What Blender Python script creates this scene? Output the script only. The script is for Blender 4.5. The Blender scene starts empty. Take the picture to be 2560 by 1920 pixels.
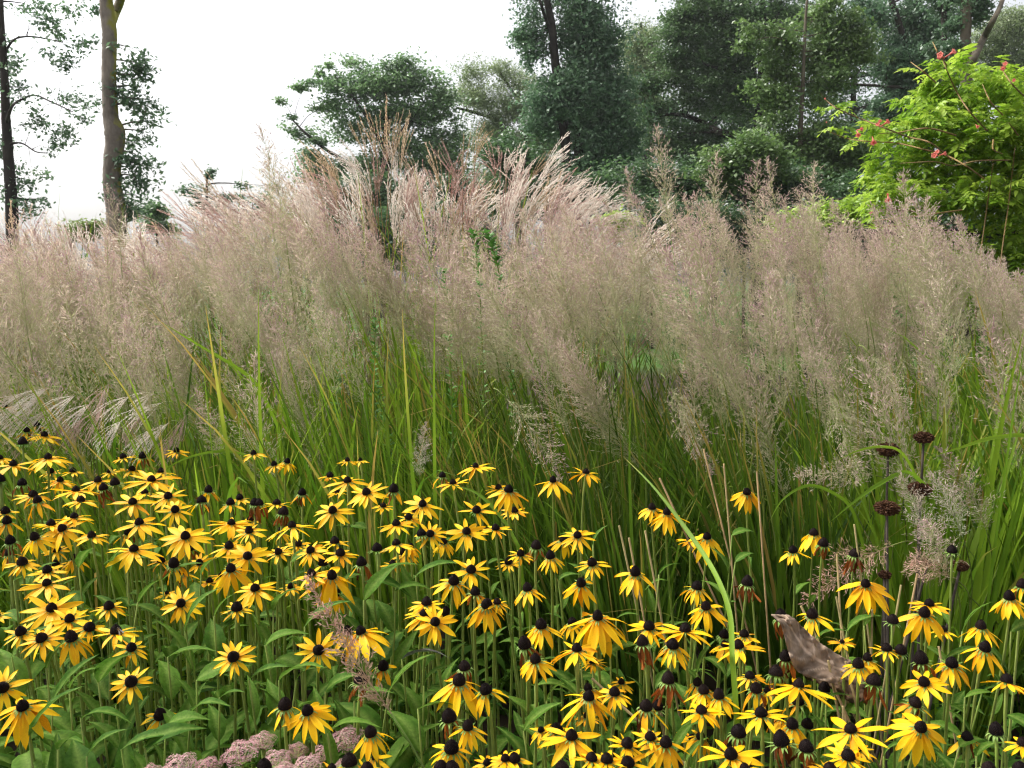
import bpy, math, random
import numpy as np
from mathutils import Vector, Matrix, noise as mnoise
random.seed(7); RS = np.random.RandomState(11)
R = math.radians
sc = bpy.context.scene
col = sc.collection
# ------------------------------------------------------------------ camera frame (numbers in photo pixels, 2560 wide)
F = 2217.0; CAM = Vector((0, 0, 1.2)); PITCH = R(6.7); K = 2560 / 2212
_f = Vector((0, math.cos(PITCH), -math.sin(PITCH))); _u = Vector((0, math.sin(PITCH), math.cos(PITCH)))
def at(px, py, d):
    v = _f + Vector(((px - 1280) / F, 0, 0)) + _u * (-(py - 960) / F)
    return CAM + v * (d / v.y)
WIN = {'A': (0, 1000), 'B': (640, 1000), 'C': (1280, 1000), 'D': (1920, 1000), 'E': (0, 1440), 'F': (640, 1440), 'G': (1280, 1440), 'H': (1920, 1440)}
def wpx(w, x, y):                                  # sketch coordinates of the eight detail views
    o = WIN[w]; return o[0] + x / 3.456, o[1] + y / 3.456
Z1, Z2, Z3, Z4, Z5 = (0, 0), (640, 100), (1240, 0), (1900, 0), (0, 500)
def zp(o, x, y): return o[0] + x / 2.572, o[1] + y / 2.572
# ------------------------------------------------------------------ mesh helpers
def mesh(name, V, Fc, mat, attrs=None, smooth=True, matidx=None):
    V = np.asarray(V, dtype=np.float32)
    me = bpy.data.meshes.new(name)
    if isinstance(Fc, np.ndarray):
        nf, k = Fc.shape
        me.vertices.add(len(V)); me.vertices.foreach_set('co', V.ravel())
        me.loops.add(nf * k); me.loops.foreach_set('vertex_index', Fc.astype(np.int32).ravel())
        me.polygons.add(nf); me.polygons.foreach_set('loop_start', np.arange(0, nf * k, k, dtype=np.int32))
        me.update(calc_edges=True)
    else:
        me.from_pydata(V.tolist(), [], [list(f) for f in Fc]); me.update()
    for m in (mat if isinstance(mat, (list, tuple)) else [mat]): me.materials.append(m)
    if matidx is not None: me.polygons.foreach_set('material_index', np.asarray(matidx, dtype=np.int32))
    if smooth: me.polygons.foreach_set('use_smooth', np.ones(len(me.polygons), dtype=bool))
    for k, a in (attrs or {}).items():
        at_ = me.attributes.new(k, 'FLOAT', 'POINT'); at_.data.foreach_set('value', np.asarray(a, dtype=np.float32).ravel())
    return me
class MB:
    def __init__(s): s.V = []; s.F = []; s.A = {}; s.n = 0
    def add(s, V, Fc, **attrs):
        V = np.asarray(V, dtype=np.float32); s.V.append(V); s.F += [tuple(int(i) + s.n for i in f) for f in Fc]
        for k, a in attrs.items(): s.A.setdefault(k, []).append(np.broadcast_to(np.asarray(a, dtype=np.float32), (len(V),)))
        s.n += len(V)
    def build(s, name, mat, smooth=True):
        return mesh(name, np.concatenate(s.V), s.F, mat, {k: np.concatenate(a) for k, a in s.A.items()}, smooth)
def setp(o, label=None, cat=None, group=None, kind=None):
    for k, v in (('label', label), ('category', cat), ('group', group), ('kind', kind)):
        if v: o[k] = v
    return o
def root(name, loc, label, cat, group=None):
    o = bpy.data.objects.new(name, None); col.objects.link(o); o.location = loc; o.empty_display_size = .02
    return setp(o, label, cat, group, 'thing')
def part(parent, name, me, M=None, base=None):
    """base: world position of the thing's root; M: world matrix of the part"""
    o = bpy.data.objects.new(name, me); col.objects.link(o); o.parent = parent
    b = Vector(base if base is not None else parent.location)
    o.matrix_basis = Matrix.Translation(-b) @ (M if M is not None else Matrix.Identity(4))
    return o
def frame(z, xhint=Vector((1, 0, 0))):
    z = Vector(z).normalized(); x = xhint - z * xhint.dot(z)
    if x.length < 1e-4: x = Vector((0, 1, 0)) - z * z.y
    x.normalize(); y = z.cross(x)
    return Matrix((x, y, z)).transposed().to_4x4()
def catmull(P, n):
    P = [np.asarray(p, float) for p in P]
    if len(P) == 2: return [P[0] + (P[1] - P[0]) * i / n for i in range(n + 1)]
    Q = [2 * P[0] - P[1]] + P + [2 * P[-1] - P[-2]]; out = []
    for i in range(1, len(Q) - 2):
        for j in range(n):
            t = j / n; a, b, c, d = Q[i - 1], Q[i], Q[i + 1], Q[i + 2]
            out.append(.5 * (2 * b + (c - a) * t + (2 * a - 5 * b + 4 * c - d) * t * t + (3 * b - a - 3 * c + d) * t ** 3))
    out.append(Q[-2]); return out
def bez(a, b, c, d, n):
    a, b, c, d = (np.asarray(v, float) for v in (a, b, c, d)); out = []
    for i in range(n + 1):
        t = i / n; out.append((1 - t) ** 3 * a + 3 * t * (1 - t) ** 2 * b + 3 * t * t * (1 - t) * c + t ** 3 * d)
    return out
def tube(P, rad, sides=6, bump=0):
    P = np.asarray(P, float); n = len(P)
    rad = np.interp(np.linspace(0, 1, n), np.linspace(0, 1, len(rad)), rad) if not np.isscalar(rad) else np.full(n, rad)
    T = np.gradient(P, axis=0); T /= np.linalg.norm(T, axis=1)[:, None] + 1e-9
    ref = np.array([1.0, 0.13, 0.07]) if abs(T[n // 2][0]) < .8 else np.array([0, 1.0, .1])
    V = []
    for i in range(n):
        a = ref - T[i] * ref.dot(T[i]); a /= np.linalg.norm(a); b = np.cross(T[i], a)
        for k in range(sides):
            an = 2 * math.pi * k / sides
            r = rad[i] * (1 + (bump * (RS.rand() - .5) if bump else 0))
            V.append(P[i] + (a * math.cos(an) + b * math.sin(an)) * r)
    Fc = [(i * sides + k, i * sides + (k + 1) % sides, (i + 1) * sides + (k + 1) % sides, (i + 1) * sides + k) for i in range(n - 1) for k in range(sides)]
    Fc.append(tuple(range((n - 1) * sides, n * sides)))
    return np.array(V), Fc
def rand_rot(n, flat=0.0):
    """n random orthonormal frames (n,3,3) columns x,y,z; flat pulls the normals towards +z"""
    z = RS.randn(n, 3); z[:, 2] = np.abs(z[:, 2]) if flat else z[:, 2]; z[:, 2] += flat * 2
    z /= np.linalg.norm(z, axis=1)[:, None]
    x = RS.randn(n, 3); x -= z * (x * z).sum(1)[:, None]; x /= np.linalg.norm(x, axis=1)[:, None]
    return np.stack([x, np.cross(z, x), z], axis=2)
def scatter(bv, bf, Rm, S, P):
    """instances of one small shape baked into arrays; bf is an int array (nf,k)"""
    bv = np.asarray(bv, float); bf = np.asarray(bf)
    S = np.asarray(S, float); S = S[:, None, None] if S.ndim == 1 else S[:, None, :]
    V = np.einsum('nij,nvj->nvi', Rm, bv[None] * S) + P[:, None, :]
    n, k = len(P), len(bv)
    Fc = bf[None] + (np.arange(n) * k)[:, None, None]
    return V.reshape(-1, 3), Fc.reshape(-1, bf.shape[1])
# ------------------------------------------------------------------ materials
def nodes(name):
    m = bpy.data.materials.new(name); m.use_nodes = True; nt = m.node_tree; nt.nodes.clear()
    return m, nt, lambda t, **k: _mk(nt, t, k)
def _mk(nt, t, k):
    n = nt.nodes.new(t)
    for a, v in k.items():
        if a.startswith('i_'): n.inputs[a[2:].replace('_', ' ')].default_value = v
        else: setattr(n, a, v)
    return n
def rgba(c): return (c[0], c[1], c[2], 1)
def leafmat(name, ca, cb, transl=.35, rough=.5, spec=.3, attr=None, third=None, third_attr=None, nscale=40., namt=.25, bump=0, obj_rand=True, tcol=1.15):
    """ca..cb mixed by attribute / object random / noise; third colour mixed in by third_attr"""
    m, nt, N = nodes(name); L = nt.links.new
    mix = N('ShaderNodeMix', data_type='RGBA'); mix.inputs[6].default_value = rgba(ca); mix.inputs[7].default_value = rgba(cb)
    if attr:
        a = N('ShaderNodeAttribute', attribute_name=attr); src = a.outputs['Fac']
        if obj_rand:
            oi = N('ShaderNodeObjectInfo'); ad = N('ShaderNodeMath', operation='MULTIPLY_ADD', i_Value=.5); L(oi.outputs['Random'], ad.inputs[0]); ad.inputs[1].default_value = .5; ad.inputs[2].default_value = -.25
            s = N('ShaderNodeMath', operation='ADD', use_clamp=True); L(src, s.inputs[0]); L(ad.outputs[0], s.inputs[1]); src = s.outputs[0]
    else:
        oi = N('ShaderNodeObjectInfo'); src = oi.outputs['Random']
    L(src, mix.inputs[0]); c = mix.outputs[2]
    if third:
        a2 = N('ShaderNodeAttribute', attribute_name=third_attr); m2 = N('ShaderNodeMix', data_type='RGBA'); m2.inputs[7].default_value = rgba(third)
        L(a2.outputs['Fac'], m2.inputs[0]); L(c, m2.inputs[6]); c = m2.outputs[2]
    if namt:
        tc = N('ShaderNodeTexCoord'); nz = N('ShaderNodeTexNoise'); nz.inputs['Scale'].default_value = nscale; nz.inputs['Detail'].default_value = 3
        L(tc.outputs['Object'], nz.inputs['Vector'])
        mr = N('ShaderNodeMapRange'); mr.inputs['From Min'].default_value = .3; mr.inputs['From Max'].default_value = .7; mr.inputs['To Min'].default_value = 1 - namt; mr.inputs['To Max'].default_value = 1 + namt
        L(nz.outputs['Fac'], mr.inputs['Value'])
        vm = N('ShaderNodeVectorMath', operation='SCALE'); L(c, vm.inputs[0]); L(mr.outputs[0], vm.inputs['Scale']); c = vm.outputs[0]
    p = N('ShaderNodeBsdfPrincipled'); p.inputs['Roughness'].default_value = rough; p.inputs['Specular IOR Level'].default_value = spec
    L(c, p.inputs['Base Color'])
    if bump and namt:
        bp = N('ShaderNodeBump'); bp.inputs['Strength'].default_value = bump; bp.inputs['Distance'].default_value = .002; L(nz.outputs['Fac'], bp.inputs['Height']); L(bp.outputs[0], p.inputs['Normal'])
    out = N('ShaderNodeOutputMaterial')
    if transl:
        tr = N('ShaderNodeBsdfTranslucent'); sc_ = N('ShaderNodeVectorMath', operation='SCALE'); L(c, sc_.inputs[0]); sc_.inputs['Scale'].default_value = tcol; L(sc_.outputs[0], tr.inputs['Color'])
        ms = N('ShaderNodeMixShader'); ms.inputs[0].default_value = transl; L(p.outputs[0], ms.inputs[1]); L(tr.outputs[0], ms.inputs[2]); L(ms.outputs[0], out.inputs[0])
    else: L(p.outputs[0], out.inputs[0])
    return m
def barkmat(name, ca, cb, lichen=None, sc_=6.):
    m, nt, N = nodes(name); L = nt.links.new
    tc = N('ShaderNodeTexCoord'); mp = N('ShaderNodeMapping'); mp.inputs['Scale'].default_value = (1, 1, .35); L(tc.outputs['Object'], mp.inputs[0])
    nz = N('ShaderNodeTexNoise'); nz.inputs['Scale'].default_value = sc_; nz.inputs['Detail'].default_value = 6; nz.inputs['Roughness'].default_value = .7; L(mp.outputs[0], nz.inputs['Vector'])
    mx = N('ShaderNodeMix', data_type='RGBA'); mx.inputs[6].default_value = rgba(ca); mx.inputs[7].default_value = rgba(cb)
    mr = N('ShaderNodeMapRange'); mr.inputs['From Min'].default_value = .35; mr.inputs['From Max'].default_value = .65; L(nz.outputs['Fac'], mr.inputs['Value']); L(mr.outputs[0], mx.inputs[0]); c = mx.outputs[2]
    if lichen:
        a = N('ShaderNodeAttribute', attribute_name='lichen'); n2 = N('ShaderNodeTexNoise'); n2.inputs['Scale'].default_value = 9; n2.inputs['Detail'].default_value = 5; L(tc.outputs['Object'], n2.inputs['Vector'])
        ad = N('ShaderNodeMath', operation='ADD'); L(a.outputs['Fac'], ad.inputs[0]); L(n2.outputs['Fac'], ad.inputs[1])
        m3 = N('ShaderNodeMapRange'); m3.inputs['From Min'].default_value = 1.0; m3.inputs['From Max'].default_value = 1.2; m3.inputs['To Max'].default_value = .85; L(ad.outputs[0], m3.inputs['Value'])
        m2 = N('ShaderNodeMix', data_type='RGBA'); m2.inputs[7].default_value = rgba(lichen); L(m3.outputs[0], m2.inputs[0]); L(c, m2.inputs[6]); c = m2.outputs[2]
    p = N('ShaderNodeBsdfPrincipled'); p.inputs['Roughness'].default_value = .9; p.inputs['Specular IOR Level'].default_value = .15; L(c, p.inputs['Base Color'])
    bp = N('ShaderNodeBump'); bp.inputs['Strength'].default_value = .7; bp.inputs['Distance'].default_value = .03; L(nz.outputs['Fac'], bp.inputs['Height']); L(bp.outputs[0], p.inputs['Normal'])
    L(p.outputs[0], N('ShaderNodeOutputMaterial').inputs[0]); return m
M_petal = leafmat('petal_yellow', (.86, .44, .003), (.92, .60, .009), .32, .5, .18, third=(.86, .34, .002), third_attr='base', nscale=90, namt=.12)
M_old = leafmat('petal_ageing', (.72, .30, .006), (.82, .42, .010), .28, .6, .12, third=(.42, .10, .008), third_attr='base', nscale=50, namt=.2)
M_wither = leafmat('petal_withered', (.10, .028, .010), (.36, .11, .018), .2, .8, .1, nscale=80, namt=.5)
M_cone = leafmat('cone_dark', (.006, .003, .003), (.012, .006, .005), 0, .75, .12, third=(.035, .018, .008), third_attr='tip', nscale=300, namt=.4)
M_sepal = leafmat('sepal_green', (.16, .28, .05), (.26, .38, .10), .3, .6, .2)
M_stem = leafmat('stem_green', (.16, .23, .035), (.26, .32, .075), .1, .6, .25, nscale=30, namt=.3)
M_leaf = leafmat('flower_leaf', (.034, .100, .009), (.085, .178, .018), .36, .6, .06, third=(.15, .24, .045), third_attr='vein', nscale=25, namt=.22, bump=.3)
M_leafdry = leafmat('leaf_purple', (.050, .050, .045), (.075, .07, .06), .15, .5, .3, third=(.08, .11, .06), third_attr='vein', nscale=22, namt=.5)
M_under = leafmat('undergrowth_leaf', (.014, .048, .005), (.075, .155, .016), .36, .62, .05, attr='tint', nscale=25, namt=.25, obj_rand=False)
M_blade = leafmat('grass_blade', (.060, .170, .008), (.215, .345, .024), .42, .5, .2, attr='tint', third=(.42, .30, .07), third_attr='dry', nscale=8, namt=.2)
M_culm = leafmat('grass_culm', (.12, .19, .03), (.20, .24, .05), .1, .5, .3, nscale=8, namt=.2)
M_spike = leafmat('plume_spikelets', (.66, .55, .42), (.40, .25, .26), .38, .5, .25, attr='tint', third=(.30, .35, .13), third_attr='low', nscale=3, namt=.12)
M_spikepale = leafmat('plume_pale', (.52, .45, .35), (.44, .34, .29), .35, .6, .2, attr='tint', third=(.36, .42, .24), third_attr='low', nscale=3, namt=.12)
M_spikered = leafmat('plume_russet', (.60, .42, .30), (.48, .26, .22), .3, .6, .2, attr='tint', third=(.30, .24, .12), third_attr='low', nscale=3, namt=.12)
M_msilver = leafmat('silver_plume', (.70, .61, .53), (.92, .88, .82), .4, .6, .2, attr='tint', nscale=3, namt=.1)
M_mtan = leafmat('tan_plume', (.52, .39, .25), (.76, .63, .47), .35, .6, .2, attr='tint', nscale=3, namt=.1)
M_mred = leafmat('red_plume', (.46, .29, .25), (.78, .62, .56), .35, .6, .2, attr='tint', nscale=3, namt=.1)
M_allium = leafmat('seedhead_brown', (.045, .022, .014), (.11, .055, .030), 0, .9, .05, attr='tint', nscale=60, namt=.4)
M_alstem = leafmat('seedhead_stem', (.075, .06, .05), (.11, .09, .075), 0, .8, .1, nscale=40, namt=.3)
M_sedum = leafmat('sedum_pink', (.46, .20, .23), (.70, .44, .44), .2, .6, .2, attr='tint', third=(.40, .42, .26), third_attr='low', nscale=60, namt=.1)
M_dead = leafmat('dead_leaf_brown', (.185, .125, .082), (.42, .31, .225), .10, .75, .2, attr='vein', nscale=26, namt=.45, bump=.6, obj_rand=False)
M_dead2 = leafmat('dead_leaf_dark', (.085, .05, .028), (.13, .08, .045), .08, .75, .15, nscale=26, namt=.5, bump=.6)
M_bee = leafmat('bee_body', (.035, .022, .012), (.28, .16, .05), 0, .6, .3, attr='band', nscale=300, namt=.2, obj_rand=False)
M_wing = leafmat('bee_wing', (.55, .55, .58), (.60, .60, .62), .5, .25, .6, nscale=300, namt=.1)
# ------------------------------------------------------------------ coneflower shapes
def petal_mesh(name, mat, wid=.17, curl=.2, lift=.06, twist=0., tipcut=0., cup=.05, seed=0):
    rs = np.random.RandomState(seed); nu, nv = 10, 6; V = []; B = []
    for i in range(nu + 1):
        t = i / nu
        w = wid * (math.sin(math.pi * (.12 + .80 * t) ** 1.0) ** .8) * (1 if t < .86 else 1 - ((t - .86) / .14) ** 2 * .45)
        if t == 0: w = wid * .38
        z0 = lift * math.sin(t * math.pi * .5) * t - curl * t ** 2.2
        x = t * (1 - .25 * curl * t)
        for j in range(nv + 1):
            v = j / nv * 2 - 1; yy = v * w
            z = z0 + cup * (1 - v * v) * (-.5) * (.4 + t) + .010 * math.cos(v * 9.4) * (1 - t * .5)
            xx = x - abs(v) ** 2 * .05 * t + (tipcut * .05 * math.cos(v * 6.5) if i == nu else 0)
            a = twist * t; V.append((xx, yy * math.cos(a) - (z - z0) * math.sin(a), z0 + (z - z0) * math.cos(a) + yy * math.sin(a) + rs.randn() * .002))
            B.append(max(0, 1 - t / .42) ** 1.3)
    Fc = [(i * (nv + 1) + j, (i + 1) * (nv + 1) + j, (i + 1) * (nv + 1) + j + 1, i * (nv + 1) + j + 1) for i in range(nu) for j in range(nv)]
    return mesh(name, V, Fc, mat, {'base': B})
PETAL = [petal_mesh('petal', M_petal, RS.uniform(.125, .155), c * .8, l, tw, cut, cu, i) for i, (c, l, tw, cut, cu) in enumerate(
    [(.12, .1, .1, 0, .05), (.2, .08, -.15, 1, .04), (.05, .02, .0, 0, .06), (.28, .12, .25, 1, .05), (.16, .04, -.3, 0, .07), (.24, .15, .05, -1, .03), (.1, .05, .4, 1, .05), (.34, .1, -.1, 0, .06)])]
PETALOLD = [petal_mesh('petal', M_old, RS.uniform(.12, .16), c, .05, tw, 1, .09, 20 + i) for i, (c, tw) in enumerate([(.25, .6), (.1, -.5), (.35, .3), (.2, 1.0)])]
PETALDRY = [petal_mesh('petal', M_wither, RS.uniform(.08, .13), c, .05, tw, 1, .16, 40 + i) for i, (c, tw) in enumerate([(.3, 1.6), (.5, -1.2), (.15, 2.2), (.4, .8), (-.2, -1.8)])]
def cone_mesh(name, hgt, n=260, seed=0, flat=.0):
    rs = np.random.RandomState(seed); mb = MB(); ns, nr = 18, 9
    V = []; prof = lambda t: (math.sin(min(1, (1 - t) ** .8 * 1.0) * math.pi / 2) ** .85 * (1 - .08 * (1 - t)), t * hgt)
    for i in range(nr):
        r, z = prof(i / nr)
        for k in range(ns): V.append((r * .94 * math.cos(k * 2 * math.pi / ns), r * .94 * math.sin(k * 2 * math.pi / ns), z))
    V.append((0, 0, hgt * .97)); Fc = [(i * ns + k, i * ns + (k + 1) % ns, (i + 1) * ns + (k + 1) % ns, (i + 1) * ns + k) for i in range(nr - 1) for k in range(ns)]
    Fc += [((nr - 1) * ns + k, (nr - 1) * ns + (k + 1) % ns, nr * ns) for k in range(ns)] + [tuple(range(ns - 1, -1, -1))]
    mb.add(V, Fc, tip=0)
    for i in range(n):
        t = ((i + .5) / n) ** 1.15; a = i * 2.39996
        r, z = prof(t); r2, z2 = prof(min(1, t + .02)); nrm = np.array([hgt * .9 * r + .1, 0, r * .2 + t * 1.0]); nrm /= np.linalg.norm(nrm)
        c = np.array([math.cos(a), math.sin(a), 0]); p = c * r * .93 + np.array([0, 0, z]); nn = c * nrm[0] + np.array([0, 0, nrm[2]])
        s = np.cross(nn, [0, 0, 1.]) ; s = s / (np.linalg.norm(s) + 1e-6); u = np.cross(s, nn); w = .058 * rs.uniform(.8, 1.2); h = .10 * rs.uniform(.6, 1.4)
        mb.add([p + s * w, p + u * w, p - s * w, p - u * w, p + nn * h], [(0, 1, 4), (1, 2, 4), (2, 3, 4), (3, 0, 4)], tip=[0, 0, 0, 0, rs.rand() ** 3])
    return mb.build(name, M_cone, smooth=False)
CONE = {'young': [cone_mesh('cone', 1.15, seed=1), cone_mesh('cone', 1.3, seed=2)], 'old': [cone_mesh('cone', 1.4, seed=3), cone_mesh('cone', 1.55, seed=4), cone_mesh('cone', 1.3, seed=5)]}
def calyx_mesh(seed, n=11, droop=.5, ln=1.0):
    rs = np.random.RandomState(seed); mb = MB()
    ns = 10; ring = [(.0, 1.0)]
    V = [(.30 * math.cos(k * .6283), .30 * math.sin(k * .6283), -.55) for k in range(ns)] + [(.92 * math.cos(k * .6283), .92 * math.sin(k * .6283), .02) for k in range(ns)]
    mb.add(V, [(k, (k + 1) % ns, ns + (k + 1) % ns, ns + k) for k in range(ns)])
    for i in range(n):
        a = i * 2 * math.pi / n + rs.uniform(-.2, .2); L_ = ln * rs.uniform(.8, 1.25); w = rs.uniform(.13, .2); d = droop + rs.uniform(-.35, .35); pts = []
        for j in range(5):
            t = j / 4; x = .75 + L_ * t * math.cos(d * t); z = -.12 - L_ * t * math.sin(d * t) ; ww = w * (1 - t ** 2) + .01
            for s in (-1, 0, 1): pts.append((x, s * ww, z - .05 * (1 - abs(s))))
        c, s_ = math.cos(a), math.sin(a)
        V = [(x * c - y * s_, x * s_ + y * c, z) for x, y, z in pts]
        mb.add(V, [(j * 3 + k, (j + 1) * 3 + k, (j + 1) * 3 + k + 1, j * 3 + k + 1) for j in range(4) for k in range(2)])
    return mb.build('calyx', M_sepal)
CALYX = [calyx_mesh(1, 11, .5, .9), calyx_mesh(2, 13, .9, 1.1), calyx_mesh(3, 10, .25, 1.2), calyx_mesh(4, 12, 1.1, 1.3)]
def leaf_arrays(wid=.2, bend=.3, fold=.25, serr=.0, seed=0, nu=9, shape=.95):
    rs = np.random.RandomState(seed); V = []; A = []; nv = 4
    for i in range(nu + 1):
        t = i / nu; w = wid * (math.sin(math.pi * min(1, t ** .72)) ** shape * (1 - .35 * t ** 3)) + (.012 if t < .95 else 0); z0 = .14 * math.sin(t * 2.2) - bend * t * t
        for j in range(nv + 1):
            v = j / nv * 2 - 1; jag = 1 + (serr * rs.uniform(-1, 1) if abs(v) == 1 else 0)
            V.append((t * (1 - .2 * bend), v * w * jag, z0 + abs(v) * w * fold * (1 if abs(v) < .6 else .75) + .006 * math.sin(t * 22 + v * 3)))
            A.append(1.0 if j == 2 else (.18 if i % 2 else 0))
    Fc = [(i * (nv + 1) + j, (i + 1) * (nv + 1) + j, (i + 1) * (nv + 1) + j + 1, i * (nv + 1) + j + 1) for i in range(nu) for j in range(nv)]
    return np.array(V), np.array(Fc), np.array(A)
LEAFA = [leaf_arrays(.14, .22, .4, .10, 1, shape=1.15), leaf_arrays(.165, .42, .3, .10, 2, shape=1.1), leaf_arrays(.11, .12, .5, .08, 3, shape=1.2), leaf_arrays(.19, .30, .35, .12, 4, shape=1.15), leaf_arrays(.09, .5, .35, .06, 5, shape=1.2)]
LEAF = [mesh('leaf', v, f, M_leaf, {'vein': a}) for v, f, a in LEAFA]
LEAFDRY = mesh('leaf', LEAFA[3][0], LEAFA[3][1], M_leafdry, {'vein': LEAFA[3][2]})
def leaf_M(p, az, elev, size, roll=0.):
    return Matrix.Translation(p) @ Matrix.Rotation(az, 4, 'Z') @ Matrix.Rotation(-elev, 4, 'Y') @ Matrix.Rotation(roll, 4, 'X') @ Matrix.Scale(size, 4)
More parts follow.
